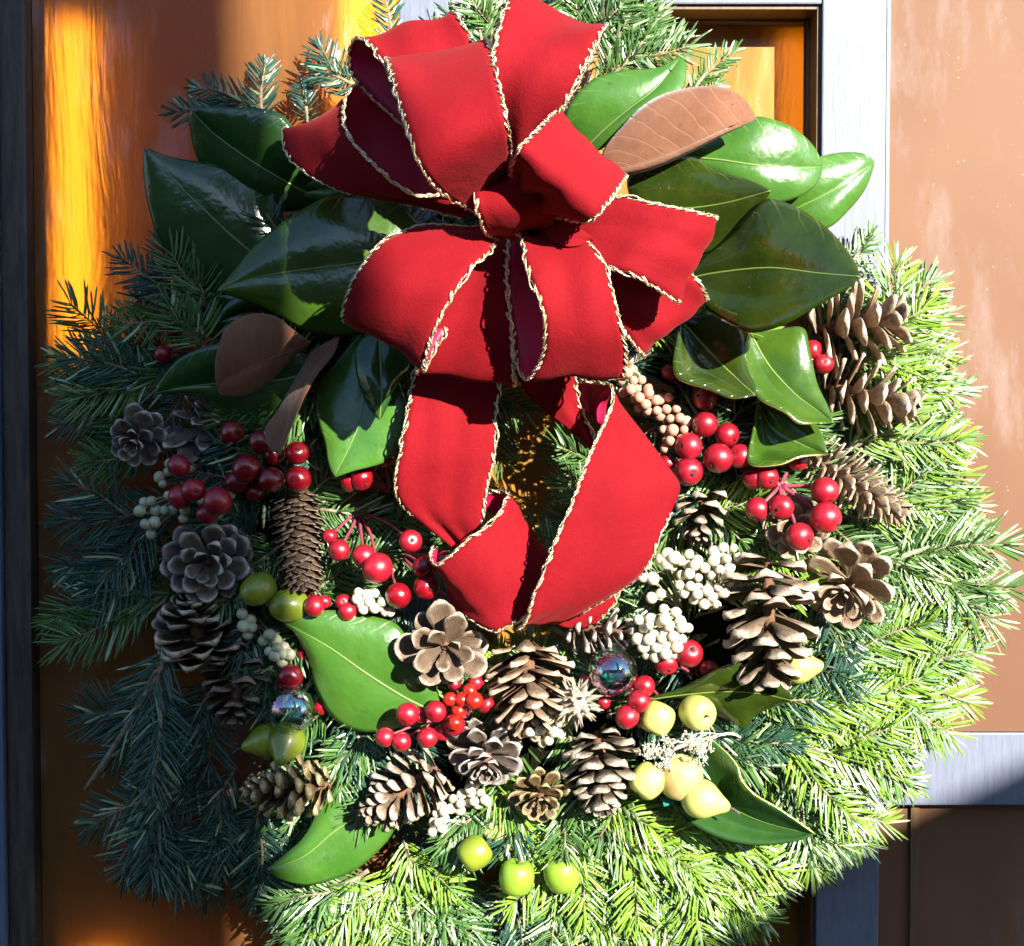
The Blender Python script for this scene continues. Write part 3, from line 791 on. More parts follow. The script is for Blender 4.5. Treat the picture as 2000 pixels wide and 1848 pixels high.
# loop behind it
ribbon('loop', [(940, 450, 310), (890, 520, 345), (850, 600, 365), (825, 680, 365), (816, 734, 345), (822, 700, 315), (860, 560, 290), (940, 460, 290)],
       [(990, 455, 320), (988, 510, 370), (989, 580, 405), (996, 654, 408), (1002, 720, 390), (1004, 752, 362), (998, 700, 320), (990, 460, 300)], face=.4, seed=8, pucker=3)
# lower middle loop
ribbon('loop', [(995, 435, 400), (1022, 468, 465), (1028, 511, 500), (1041, 552, 520), (1061, 605, 522), (1066, 654, 505), (1058, 703, 472), (1030, 738, 432), (1011, 705, 395), (1000, 638, 368), (990, 520, 345), (1000, 440, 330)],
       [(1050, 430, 400), (1110, 462, 452), (1150, 482, 480), (1178, 516, 500), (1196, 572, 507), (1212, 640, 498), (1222, 694, 470), (1214, 740, 432), (1205, 712, 385), (1185, 620, 355), (1150, 510, 335), (1050, 440, 320)], face=.4, seed=9, pucker=5)
# right loop
ribbon('loop', [(1060, 420, 390), (1140, 398, 435), (1212, 387, 460), (1290, 401, 482), (1360, 416, 478), (1404, 428, 440), (1385, 440, 390), (1280, 430, 350), (1080, 430, 320)],
       [(1060, 470, 420), (1122, 490, 455), (1180, 520, 482), (1225, 532, 492), (1275, 556, 485), (1324, 588, 450), (1310, 575, 400), (1240, 530, 350), (1070, 460, 320)], face=.4, seed=10, pucker=5)
# small tucked fold over the right loop's root
ribbon('loop', [(1060, 420, 430), (1100, 428, 470), (1140, 452, 482), (1158, 468, 470), (1120, 470, 430)],
       [(1050, 450, 440), (1080, 470, 478), (1110, 482, 488), (1140, 478, 474), (1110, 490, 430)], ta=None, tb=None, face=.5, seed=11, pucker=2, n=30)
# loop tucked behind on the right
ribbon('loop', [(1080, 440, 320), (1230, 475, 340), (1330, 522, 350), (1378, 578, 318), (1350, 575, 280), (1100, 460, 270)],
       [(1060, 470, 320), (1150, 570, 360), (1212, 636, 375), (1256, 692, 335), (1230, 660, 290), (1080, 480, 280)], face=.4, seed=12, pucker=5, ta=(0.2, 0.8), tb=(0.2, 0.8))
# tails: the left one, its turned-back end, and the broad right one
ribbon('tail', [(850, 690, 245), (820, 712, 250), (808, 742, 260), (800, 792, 277), (792, 834, 285), (783, 885, 285), (774, 930, 277), (778, 972, 265), (796, 1000, 253), (850, 1045, 237), (900, 1085, 215)],
       [(985, 690, 245), (980, 725, 250), (974, 760, 260), (966, 806, 275), (967, 850, 283), (963, 896, 283), (952, 942, 277), (944, 992, 265), (941, 1030, 255), (945, 1060, 237), (960, 1100, 215)], face=.4, seed=13, pucker=4, ta=(0, .74))
ribbon('tail', [(930, 985, 215), (962, 960, 235), (991, 964, 263), (985, 985, 293), (968, 1016, 310), (951, 1031, 317), (916, 1055, 323), (884, 1083, 320), (855, 1103, 307), (842, 1088, 285), (846, 1070, 265)],
       [(1060, 1080, 205), (1068, 1082, 220), (1075, 1086, 240), (1078, 1110, 265), (1070, 1150, 287), (1050, 1180, 295), (1015, 1212, 299), (990, 1222, 297), (962, 1230, 287), (905, 1195, 260), (880, 1160, 240)], face=.55, seed=14, pucker=3, tb=(.45, .85))
ribbon('tail', [(1000, 715, 245), (1030, 770, 240), (1075, 812, 233), (1120, 845, 223), (1170, 890, 205)],
       [(1122, 700, 250), (1124, 742, 245), (1128, 780, 237), (1142, 818, 227), (1172, 880, 207)], face=.4, seed=15, pucker=3, ta=None, n=40)
ribbon('tail', [(1128, 790, 215), (1130, 745, 230), (1160, 746, 260), (1192, 758, 300), (1186, 806, 335), (1166, 860, 355), (1147, 910, 365), (1117, 984, 370), (1086, 1051, 367), (1062, 1118, 360), (1042, 1169, 350), (1030, 1205, 333), (1012, 1226, 310)],
       [(1180, 840, 205), (1185, 790, 220), (1194, 772, 245), (1204, 776, 267), (1228, 808, 277), (1262, 856, 287), (1298, 906, 295), (1329, 948, 303), (1316, 992, 313), (1286, 1051, 315), (1266, 1096, 307), (1232, 1140, 290), (1120, 1212, 265)], face=.6, seed=16, pucker=4, tb=(.56, .97))
ribbon('tail', [(1060, 1150, 245), (1070, 1200, 253), (1095, 1222, 253), (1130, 1228, 245)], [(1215, 1130, 245), (1205, 1165, 250), (1190, 1190, 250), (1165, 1216, 243)], face=.5, seed=17, pucker=2, ta=None, n=24)

# ------------------------------------------------------------------ magnolia leaves
def leaf(parent, Lp, Mp, Rp, h=(120, 180, 160), fold=(0, 0), top='magnolia_green', back=False, bulge=7.0, name='leaf', wave=4.0, seed=0, lip=(0, 0)):
    """Lp, Mp, Rp: edge, midrib, edge from base to tip as (x, y) or (x, y, extra height); h = height at base, middle, tip"""
    rs = np.random.default_rng(500+seed)
    n, half = 38, 10
    def crv(pts):
        q = [(p[0], p[1], p[2] if len(p) > 2 else 0.0) for p in pts]
        return spline(q, n)
    m = crv(Mp)
    l = crv([Mp[0]] + list(Lp) + [Mp[-1]]); r_ = crv([Mp[0]] + list(Rp) + [Mp[-1]])
    t = np.linspace(0, 1, n)
    hm = h[0]*(1-t)*(1-2*t)*1.0 + h[1]*4*t*(1-t) + h[2]*t*(2*t-1)
    m[:, 2] += hm
    pr = np.sin(math.pi*np.clip(t, 0, 1))**0.7
    ph = rs.uniform(0, 6, 2)
    l[:, 2] += hm + fold[0]*pr + wave*np.sin(t*9+ph[0])*pr
    r_[:, 2] += hm + fold[1]*pr + wave*np.sin(t*8+ph[1])*pr
    G = np.zeros((n, 2*half+1, 3)); uv = np.zeros((n, 2*half+1, 2))
    for k in range(2*half+1):
        f = (k-half)/half
        e = l if f < 0 else r_
        g = abs(f)
        c = m*(1-g) + e*g
        c[:, 2] += bulge*np.sin(math.pi*g)*pr
        q = max(0.0, (g-0.35)/0.65)
        c[:, 2] += lip[0 if f < 0 else 1]*q*q*(3-2*q)*pr
        G[:, k] = c; uv[:, k, 0] = (f+1)/2; uv[:, k, 1] = t
    Gw = PV(G.reshape(-1, 3)).reshape(G.shape)
    mats = [M['magnolia_back'], M[top], M['leaf_margin']] if back else [M[top], M['magnolia_back'], M['leaf_margin']]
    o, N = sheet(name, Gw, mats, parent, 4.4*S, n//2, 1, uv.reshape(-1, 2))
    if back: o['label'] = 'leaf turned to show its brown felted underside'
    c = Gw[:, half] + N[:, half]*1.7*S
    v, f = tube(c, np.linspace(2.6, 0.9, n)*S, 6)
    mesh_obj('midrib', v, f, M['magnolia_back' if back else 'midrib'], o)
    return o
x = mk('midrib'); x.set(Base_Color=(0.13, 0.20, 0.04), Roughness=0.4)
def stalk(parent, pts, r0=7, r1=4):
    w = PV(spline(pts, 12)); v, f = tube(w, np.linspace(r0, r1, 12)*S, 7)
    mesh_obj('stalk', v, f, M['twig_bark'], parent)

lsp = thing('magnolia_sprig', 'spray of glossy dark green magnolia leaves spreading out left of the bow', 'leaf spray', P(760, 480, 160))
stalk(lsp, [(900, 440, 150), (760, 470, 140), (650, 430, 120), (560, 420, 100)])
stalk(lsp, [(900, 440, 150), (780, 560, 150), (690, 640, 150)])
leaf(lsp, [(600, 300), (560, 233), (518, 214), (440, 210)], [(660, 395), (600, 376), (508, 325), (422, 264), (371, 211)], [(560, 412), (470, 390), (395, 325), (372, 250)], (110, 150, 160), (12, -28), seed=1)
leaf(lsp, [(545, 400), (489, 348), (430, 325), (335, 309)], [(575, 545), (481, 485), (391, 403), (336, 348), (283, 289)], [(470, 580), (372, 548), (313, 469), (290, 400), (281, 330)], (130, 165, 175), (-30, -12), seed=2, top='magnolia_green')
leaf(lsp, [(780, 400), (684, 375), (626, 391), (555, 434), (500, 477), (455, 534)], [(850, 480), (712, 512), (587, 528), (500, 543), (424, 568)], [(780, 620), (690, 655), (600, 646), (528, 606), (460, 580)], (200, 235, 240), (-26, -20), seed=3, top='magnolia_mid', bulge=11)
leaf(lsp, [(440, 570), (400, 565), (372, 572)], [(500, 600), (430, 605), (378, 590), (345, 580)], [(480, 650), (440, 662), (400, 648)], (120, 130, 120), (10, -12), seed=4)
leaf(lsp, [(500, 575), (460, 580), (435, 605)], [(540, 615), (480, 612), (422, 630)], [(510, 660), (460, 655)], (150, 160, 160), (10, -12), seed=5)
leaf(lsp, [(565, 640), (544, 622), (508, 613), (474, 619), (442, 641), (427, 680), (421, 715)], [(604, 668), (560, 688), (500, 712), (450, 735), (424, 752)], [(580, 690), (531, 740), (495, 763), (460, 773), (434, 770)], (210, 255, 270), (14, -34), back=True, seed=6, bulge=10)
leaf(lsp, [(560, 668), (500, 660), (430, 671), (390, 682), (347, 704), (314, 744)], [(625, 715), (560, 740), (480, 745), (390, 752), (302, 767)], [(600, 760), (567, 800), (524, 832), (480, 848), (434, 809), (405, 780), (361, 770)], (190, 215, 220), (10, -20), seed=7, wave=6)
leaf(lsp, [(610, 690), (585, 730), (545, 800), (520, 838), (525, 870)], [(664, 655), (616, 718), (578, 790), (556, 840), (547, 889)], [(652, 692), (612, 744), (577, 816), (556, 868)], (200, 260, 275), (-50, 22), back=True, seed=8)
leaf(lsp, [(670, 690), (618, 760), (622, 820), (636, 867), (642, 903)], [(715, 640), (716, 720), (711, 791), (695, 846), (655, 932)], [(760, 700), (790, 775), (794, 815), (782, 862), (754, 901), (690, 920)], (170, 215, 235), (-20, 16), seed=9, top='magnolia_sunlit')
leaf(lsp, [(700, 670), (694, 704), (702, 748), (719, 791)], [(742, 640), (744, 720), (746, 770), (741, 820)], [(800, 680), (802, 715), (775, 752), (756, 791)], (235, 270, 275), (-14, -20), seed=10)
leaf(lsp, [(590, 360), (615, 345), (650, 345)], [(560, 380), (610, 370), (690, 372)], [(590, 390), (640, 392)], (120, 130, 140), (4, -6), seed=21, top='magnolia_sunlit')

rsp = thing('magnolia_sprig', 'spray of sunlit magnolia leaves fanning out right of the bow', 'leaf spray', P(1230, 430, 150))
stalk(rsp, [(1080, 440, 150), (1200, 400, 150), (1330, 420, 140), (1420, 500, 130)])
stalk(rsp, [(1080, 440, 150), (1220, 560, 150), (1340, 640, 150)])
leaf(rsp, [(1105, 240), (1113, 204), (1156, 158), (1212, 140), (1279, 135), (1317, 119)], [(1130, 310), (1165, 268), (1217, 223), (1279, 174), (1338, 101)], [(1184, 285), (1231, 237), (1279, 199), (1331, 178), (1340, 140)], (110, 165, 130), (-12, 10), seed=11, top='magnolia_sunlit')
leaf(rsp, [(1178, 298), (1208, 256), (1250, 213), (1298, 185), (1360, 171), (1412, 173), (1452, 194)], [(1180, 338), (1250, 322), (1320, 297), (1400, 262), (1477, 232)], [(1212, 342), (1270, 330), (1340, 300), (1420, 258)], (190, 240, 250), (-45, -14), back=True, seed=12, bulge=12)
leaf(rsp, [(1385, 275), (1420, 258), (1470, 231), (1502, 232), (1549, 251), (1588, 286)], [(1320, 306), (1400, 312), (1478, 323), (1550, 328), (1607, 326)], [(1400, 350), (1470, 392), (1526, 395), (1584, 370)], (150, 185, 150), (-14, -16), seed=13, top='magnolia_sunlit')
leaf(rsp, [(1540, 360), (1580, 315), (1606, 306), (1644, 299), (1684, 301)], [(1510, 430), (1554, 408), (1600, 386), (1644, 361), (1708, 317)], [(1560, 450), (1616, 445), (1654, 413), (1688, 370)], (90, 125, 100), (-8, -8), seed=14, top='magnolia_sunlit')
leaf(rsp, [(1227, 346), (1269, 323), (1317, 308), (1360, 311), (1402, 337), (1464, 353)], [(1235, 405), (1300, 408), (1360, 406), (1431, 394), (1505, 373)], [(1300, 500), (1388, 493), (1412, 474), (1440, 451), (1464, 417), (1492, 394)], (170, 225, 300), (-30, -10), seed=15, top='magnolia_olive_shaded')
leaf(rsp, [(1375, 505), (1435, 455), (1459, 422), (1492, 391), (1526, 394), (1568, 413), (1620, 451), (1663, 503)], [(1335, 548), (1400, 534), (1502, 524), (1597, 534), (1680, 541)], [(1383, 605), (1421, 631), (1464, 650), (1502, 645), (1549, 626), (1597, 598), (1654, 564)], (220, 335, 435), (-30, 0), seed=16, lip=(0, 34), top='magnolia_olive_shaded', bulge=12)
leaf(rsp, [(1318, 680), (1314, 715), (1328, 743), (1388, 763), (1430, 779)], [(1330, 628), (1362, 662), (1405, 708), (1445, 745), (1475, 773)], [(1383, 612), (1431, 621), (1453, 664), (1456, 716), (1474, 752)], (195, 232, 280), (-4, -14), seed=17, lip=(50, 0), top='magnolia_olive_shaded')
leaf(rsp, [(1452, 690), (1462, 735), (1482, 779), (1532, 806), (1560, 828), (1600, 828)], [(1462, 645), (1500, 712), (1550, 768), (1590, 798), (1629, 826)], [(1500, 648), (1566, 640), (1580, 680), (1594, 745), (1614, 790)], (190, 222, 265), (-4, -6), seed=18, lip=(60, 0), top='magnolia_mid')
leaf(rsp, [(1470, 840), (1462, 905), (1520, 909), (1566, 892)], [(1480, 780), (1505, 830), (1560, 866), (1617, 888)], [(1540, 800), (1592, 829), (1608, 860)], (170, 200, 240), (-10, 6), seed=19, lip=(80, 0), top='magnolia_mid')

def lone_leaf(label, *a, **k):
    t = thing('magnolia_leaf', label, 'leaf', P(a[1][0][0], a[1][0][1], k['h'][0]), 'single magnolia leaves low on the wreath')
    leaf(t, *a, **k, name='blade')
lone_leaf('broad sunlit green leaf pointing up left below the bow tails', [(835, 1300), (790, 1238), (768, 1216), (716, 1202), (655, 1193), (600, 1196)], [(866, 1398), (827, 1380), (784, 1358), (716, 1315), (640, 1262), (549, 1211)], [(830, 1420), (772, 1424), (708, 1430), (655, 1406), (620, 1350), (605, 1290), (580, 1240)], h=(190, 225, 215), fold=(-10, -24), top='magnolia_sunlit', seed=31, bulge=9)
lone_leaf('glossy green leaf pointing down left under two pine cones at the foot', [(718, 1480), (690, 1492), (650, 1520), (628, 1551), (615, 1595), (591, 1638), (552, 1674)], [(775, 1505), (713, 1579), (650, 1626), (591, 1674), (521, 1698)], [(790, 1580), (770, 1620), (749, 1650), (702, 1693), (650, 1717), (599, 1728), (552, 1718)], h=(150, 185, 200), fold=(-22, -4), top='magnolia_sunlit', seed=32, bulge=9)
lone_leaf('curled olive green leaf under the tall cone at the lower right', [(1330, 1345), (1370, 1325), (1410, 1302), (1450, 1296), (1500, 1320), (1541, 1346)], [(1268, 1364), (1340, 1355), (1420, 1350), (1490, 1355), (1548, 1368)], [(1330, 1368), (1399, 1393), (1430, 1410), (1455, 1424), (1474, 1397), (1511, 1379)], h=(190, 232, 275), fold=(10, -20), top='magnolia_olive_shaded', seed=33, wave=9)
lone_leaf('large dark green leaf behind the yellow fruits, its tip pointing right', [(1365, 1432), (1410, 1461), (1440, 1495), (1448, 1521), (1474, 1551), (1526, 1582)], [(1318, 1452), (1350, 1512), (1400, 1560), (1490, 1604), (1593, 1629)], [(1300, 1530), (1330, 1592), (1400, 1636), (1474, 1651), (1549, 1644)], lip=(20, 40), h=(150, 205, 270), fold=(26, -20), top='magnolia_green', seed=34)

# ------------------------------------------------------------------ cones
def scale_mesh(name, prof, thick, cup, umbo, mat):
    """one cone scale, 1 long on +X, upper side +Z. prof: half widths along its length"""
    XS = [0, .22, .44, .62, .76, .87, .95, 1.0]
    prof = [float(np.interp(q, np.linspace(0, 1, len(prof)), prof)) for q in XS]
    ns, nc = len(XS), 5
    V, up, tip, al = [], [], [], []
    for sgn in (1, -1):
        for i in range(ns):
            x = XS[i]
            w = prof[i]
            th = thick*(0.35 + 0.65*x**2)
            if i == ns-1: th *= 0.6
            if i == ns-2: th *= 1.12
            for k in range(nc):
                f = -1 + 2*k/(nc-1)
                edge = 1 - 0.85*abs(f)**3
                z = cup*(f*f)*w*1.4 + umbo*x**3 + 0.10*math.sin(x*2.6)*umbo/abs(umbo or 1)*0
                xx = x*(1 - 0.10*f*f*(x**2))
                V.append((xx, f*w, z + sgn*th*edge*0.5 + (0.02 if sgn < 0 and i == ns-2 and k == 2 else 0)*-2))
                up.append(1.0 if sgn > 0 else 0.0); al.append(x)
                tip.append(max(0.0, min(1.0, (x-0.84)/0.11)) if sgn > 0 else max(0.0, min(1.0, (x-0.72)/0.2)))
                if abs(f) > 0.9 and x > 0.6: tip[-1] = max(tip[-1], 0.7)
    o = ns*nc
    Fc = []
    for i in range(ns-1):
        for k in range(nc-1):
            a, b, c, d = i*nc+k, (i+1)*nc+k, (i+1)*nc+k+1, i*nc+k+1
            Fc.append((a, b, c, d)); Fc.append((o+d, o+c, o+b, o+a))
    for i in range(ns-1):
        Fc.append((i*nc, o+i*nc, o+(i+1)*nc, (i+1)*nc))
        a, b = i*nc+nc-1, (i+1)*nc+nc-1
        Fc.append((a, b, o+b, o+a))
    for k in range(nc-1):
        a, b = (ns-1)*nc+k, (ns-1)*nc+k+1
        Fc.append((a, o+a, o+b, b))
    ob = mesh_obj(name, V, Fc, mat, None, True, attr={'upper': up, 'tip': tip, 'along': al})
    me = ob.data
    bpy.data.objects.remove(ob)
    return me
SHAPES = {   # half width profile, thickness, cup, lift of the tip
 'pine':   ([.08, .10, .14, .19, .24, .26, .17], .17, .22, .12),
 'wide':   ([.08, .12, .20, .30, .37, .37, .24], .14, .26, .10),
 'long':   ([.09, .12, .15, .18, .20, .19, .10], .10, .22, .05),
 'spruce': ([.16, .28, .38, .44, .42, .30, .10], .05, .20, -.12),
 'narrow': ([.10, .16, .22, .26, .25, .18, .06], .06, .20, .02),
}
SM = {}
def cone(label, c, axis, length, radius, shape, mat, n, alpha=(104, 78, 28), prof=(.70, 1.0, .92, .62, .26), core=.16, spin=None, jitter=9, width=1.0, group='pine cones wired to the wreath', tilt=0.0):
    """c: middle of the cone; axis from its base to its tip (right, down, out)"""
    ax = W(*axis).normalized()
    mid = P(*c)
    base = mid - ax*length*S*0.5
    t = thing('pine_cone', label, 'pine cone', base, group)
    fr = frame_to(ax).to_3x3()
    e1, e2 = fr.col[0], fr.col[1]
    key = (shape, mat)
    if key not in SM: SM[key] = scale_mesh('scale', *SHAPES[shape], M[mat])
    me = SM[key]
    pts = [base + ax*length*S*f for f in (0.05, 0.3, 0.7, 0.97)]
    v, f = tube(np.array([list(p) for p in pts]), np.array([.45, 1.0, .7, .2])*radius*core*S*(0.55 if core > .3 else 1.0), 8)
    mesh_obj('core', v, f, M['cone_core'], t)
    ph = random.uniform(0, 6.28) if spin is None else spin
    n = int(n*0.8) if shape not in ('spruce', 'narrow') else n
    for i in range(n):
        u = (i+0.5)/n
        al = R(float(np.interp(u, [0, .5, 1], alpha)) + random.uniform(-jitter, jitter))
        L = radius*(1-core*0.6)*float(np.interp(u, [0, .25, .5, .78, 1], prof))*random.uniform(.86, 1.09)
        if shape not in ('spruce', 'narrow') and random.random() < .06: continue
        th = ph + i*2.39996 + random.uniform(-.08, .08)
        rad = e1*math.cos(th) + e2*math.sin(th)
        X = (ax*math.cos(al) + rad*math.sin(al)).normalized()
        Z = (ax*math.sin(al) - rad*math.cos(al)).normalized()
        Y = Z.cross(X)
        tw = random.uniform(-.12, .12)
        Y2 = Y*math.cos(tw) + Z*math.sin(tw); Z2 = Z*math.cos(tw) - Y*math.sin(tw)
        org = base + ax*length*S*(0.04+0.92*u) + rad*radius*core*0.5*S
        wsc = width*random.uniform(.92, 1.1)
        m = Matrix(((X.x, Y2.x, Z2.x, org.x), (X.y, Y2.y, Z2.y, org.y), (X.z, Y2.z, Z2.z, org.z), (0, 0, 0, 1)))
        m = m @ Matrix.Diagonal((L*S, L*S*wsc, L*S, 1))
        inst('scale', me, t, m)
    return t
cone('small grey cone with pale scale tips at the upper left, above cream berries', (272, 858, 190), (-.15, .35, 1), 62, 62, 'wide', 'cone_grey', 34, (112, 80, 25), width=.9)
cone('grey brown cone half hidden under the green magnolia leaf at the left', (398, 838, 150), (.35, -.75, .45), 110, 92, 'long', 'cone_grey', 40, (132, 112, 60), width=1.25)
cone('grey cone opened like a flower beside the red berries at the left', (411, 1094, 200), (.05, .10, 1), 62, 90, 'pine', 'cone_grey', 40, (98, 72, 34), (.92, 1.0, .95, .74, .42), width=1.1)
cone('long closed spruce cone hanging tip down left of the bow tails', (584, 1052, 190), (.12, 1, .28), 200, 66, 'spruce', 'cone_spruce', 150, (46, 36, 22), (.85, 1.0, 1.0, .85, .5), core=.66, jitter=4, width=.85)
cone('dark cone with whitish gold tips at the far left, below the flower shaped one', (386, 1232, 170), (-.05, -.85, .40), 140, 92, 'wide', 'cone_dark', 60, (90, 74, 36), width=.95)
cone('dark brown cone hanging tip down above the pair of green pears', (463, 1338, 190), (.05, .80, .55), 150, 76, 'wide', 'cone_spruce', 46, (100, 84, 35), width=.9)
cone('gilded cone lying sideways at the lower left, tip to the left', (566, 1542, 240), (-1, .05, .25), 165, 66, 'pine', 'cone_gold', 76, (84, 64, 24), width=1.1)
cone('grey brown cone above the glossy leaf at the foot, tip down left', (788, 1545, 215), (-.85, .55, .30), 165, 74, 'pine', 'cone_brown', 82, (92, 68, 26), width=1.05)
cone('round grey brown cone in the middle of the bottom row', (949, 1472, 225), (.0, .45, .85), 95, 74, 'wide', 'cone_grey', 56, (112, 82, 26), width=.82)
cone('open cone like a brown rosette left of centre, just under the bow tails', (868, 1260, 245), (.12, .10, 1), 44, 86, 'wide', 'cone_brown', 22, (98, 78, 36), (.95, 1.0, .95, .8, .5), width=.82)
cone('reddish brown cone hanging tip down, right of the rosette cone under the bow', (1032, 1322, 225), (.05, .88, .40), 150, 92, 'long', 'cone_red', 60, (74, 62, 38), (.9, 1.0, .95, .85, .55), width=1.3)
cone('dark cone with white edged scales peeping from under the bow tails', (1172, 1230, 215), (.95, .10, .25), 150, 54, 'pine', 'cone_white', 54, (88, 66, 28), width=1.05)
cone('small tan cone low in the middle of the bottom row', (1054, 1550, 225), (.05, .35, 1), 52, 60, 'pine', 'cone_gold', 34, (104, 76, 24))
cone('black cone with white scale tips hanging low right of centre', (1172, 1500, 220), (.05, .90, .35), 150, 82, 'wide', 'cone_dark', 60, (86, 70, 36), width=.95)
cone('tall brown cone hanging tip down at the right, with pale rims', (1502, 1205, 250), (-.03, 1, .32), 235, 98, 'wide', 'cone_brown', 54, (96, 80, 42), (.8, 1.0, 1.0, .8, .4), jitter=15, width=.86, core=.13)
cone('tan cone with spread scales at the right edge, right of the tall cone', (1658, 1138, 210), (-.45, .50, .75), 85, 92, 'pine', 'cone_tan', 38, (104, 76, 28), width=1.1)
cone('dark brown cone against the right bow tail, under red berries', (1374, 1000, 170), (-.25, .85, .40), 110, 64, 'pine', 'cone_brown', 44, (86, 62, 24), width=1.15)
cone('pale cone mostly hidden behind the red berries at the right', (1556, 1032, 195), (-.1, .25, 1), 62, 72, 'wide', 'cone_tan', 40, (108, 78, 25), width=.85)
cone('long tan spruce cone lying aslant at the right, tip down right', (1668, 944, 180), (.85, .58, .22), 220, 66, 'narrow', 'cone_tan', 110, (76, 64, 34), (.85, 1.0, 1.0, .8, .4), core=.34)
cone('tan cone with long hanging scales beside the big dark leaf at the upper right', (1668, 636, 150), (.94, -.12, .20), 150, 96, 'long', 'cone_tan', 46, (92, 74, 38), (.85, 1.0, .95, .8, .55), width=1.6)
cone('tan cone with upturned scales below the upper right one', (1690, 772, 160), (.95, .22, .30), 165, 80, 'long', 'cone_tan', 52, (84, 64, 30), (.8, 1.0, .95, .85, .55), width=1.6)

# spiky sweet gum pod
pod = thing('seed_pod', 'spiky dry round seed pod between the cones and the glass ball', 'seed pod', P(1125, 1415, 230))
pc = P(1124, 1372, 250); pr = 30*S
V, Fc = lathe([(max(1e-5, pr*math.sin(a)), -pr*math.cos(a)) for a in np.linspace(0, math.pi, 10)], 16)
mesh_obj('shell', V + np.array(pc), Fc, M['seed_pod'], pod)
sv = []
for i, (rr, z) in enumerate(((.30, 0), (.24, .45), (.09, .85), (.02, 1.05))):
    for k in range(5):
        a = 2*math.pi*k/5
        sv.append((rr*math.cos(a) + .10*z*z, rr*.55*math.sin(a), z))
sf = [(i*5+k, i*5+(k+1) % 5, (i+1)*5+(k+1) % 5, (i+1)*5+k) for i in range(3) for k in range(5)]
so = mesh_obj('spike', sv, sf, M['seed_pod'], None); spike = so.data; bpy.data.objects.remove(so)
for i in range(74):
    z = 1 - 2*(i+.5)/74; a = i*2.39996; q = math.sqrt(1-z*z)
    d = Vector((q*math.cos(a), q*math.sin(a), z)) + Vector((random.uniform(-.2, .2), random.uniform(-.2, .2), random.uniform(-.2, .2)))
    sc = 24*S*random.uniform(.75, 1.15)
    inst('spike', spike, pod, Matrix.Translation(pc + d.normalized()*pr*0.86) @ frame_to(d, random.uniform(0, 6)) @ Matrix.Diagonal((sc*.8, sc*.8, sc, 1)))

# ------------------------------------------------------------------ berries
def unit_ball(name, mat, dimple=0.0, seg=18, rings=12):
    V, Fc = [], []
    pf = []
    for a in np.linspace(0, math.pi, rings):
        r = 1.0 - dimple*math.exp(-((math.pi-a)/0.28)**2)
        pf.append((max(1e-4, r*math.sin(a)), -r*math.cos(a)*0.97))
    V, Fc = lathe(pf, seg)
    o = mesh_obj(name, V, Fc, mat, None); me = o.data; bpy.data.objects.remove(o)
    return me
BALL = {}
def ball(mat, dimple):
    k = (mat, dimple)
    if k not in BALL: BALL[k] = unit_ball('berry', M[mat], dimple)
    return BALL[k]
cal_v, cal_f = lathe([(.015, .99), (.07, 1.02), (.11, .99), (.14, .97)], 7)
co = mesh_obj('calyx', cal_v, cal_f, M['calyx'], None); CAL = co.data; bpy.data.objects.remove(co)
def sprig(label, origin, berries, mat='berry_red', stem='berry_stem', h=210, name='berry_sprig', cat='berries', group=None, calyx=True, sr=3.0, dimple=0.16):
    """berries: (x, y, radius[, height]) on one branching stem that starts at origin"""
    og = np.array(origin, float)
    t = thing(name, label, cat, P(*origin), group)
    tubes = []
    n = len(berries)
    for i, b in enumerate(berries):
        x_, y_, r_ = b[:3]
        hh = b[3] if len(b) > 3 else h + random.uniform(-12, 12)
        c = P(x_, y_, hh)
        d3 = np.array([x_, y_, hh]) - og
        L = np.linalg.norm(d3)
        q = spline([og, og + d3*0.5 + np.array([random.uniform(-.06, .06)*L, -.05*L, -14]), np.array([x_, y_, hh-r_*0.6])], 8)
        tubes.append(tube(PV(q), np.linspace(sr*1.3, sr*.75, 8)*S, 5))
        out = W(d3[0]/max(L, 1)*.55 + random.uniform(-.6, .6), d3[1]/max(L, 1)*.45 + random.uniform(-.3, .7), random.uniform(.25, .9)).normalized()
        sq = random.uniform(.94, 1.05)
        fr = Matrix.Translation(c) @ frame_to(out, random.uniform(0, 6)) @ Matrix.Diagonal((r_*S*random.uniform(.93, 1.05), r_*S, r_*S*sq, 1))
        bo = inst('berry', ball(mat, dimple), t, fr)
        if calyx:
            cq = bpy.data.objects.new('calyx', CAL); COL.objects.link(cq); cq.parent = bo
            cq.matrix_basis = Matrix.Identity(4)
    v, f = join(tubes)
    mesh_obj('stem', v, f, M[stem], t)
    return t
GR_ = 'red berry sprigs tucked into the wreath'
sprig('three shaded red berries hiding in the fir at the left, under dark leaves', (380, 690, 110), [(322, 633, 13, 150), (318, 692, 16, 150), (330, 650, 10, 140)], group=GR_, calyx=False)
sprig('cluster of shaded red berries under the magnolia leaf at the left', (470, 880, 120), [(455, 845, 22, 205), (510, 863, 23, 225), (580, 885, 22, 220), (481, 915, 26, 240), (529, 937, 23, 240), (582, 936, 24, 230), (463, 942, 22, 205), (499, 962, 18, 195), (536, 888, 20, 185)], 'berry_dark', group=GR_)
sprig('five red berries over the grey flower shaped cone at the left', (440, 920, 150), [(349, 910, 21, 235), (378, 957, 22, 262), (352, 971, 22, 245), (425, 979, 26, 270), (405, 1003, 20, 245)], group=GR_)
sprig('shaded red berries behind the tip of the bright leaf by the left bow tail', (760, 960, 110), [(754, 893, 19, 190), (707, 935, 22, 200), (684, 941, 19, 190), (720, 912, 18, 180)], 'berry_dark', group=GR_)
sprig('sunlit red berries on long stems left of the bow tails', (700, 1000, 120), [(662, 1075, 21, 225), (644, 1047, 14, 200), (711, 1087, 22, 230), (737, 1110, 29, 250), (802, 1057, 21, 225)], group=GR_)
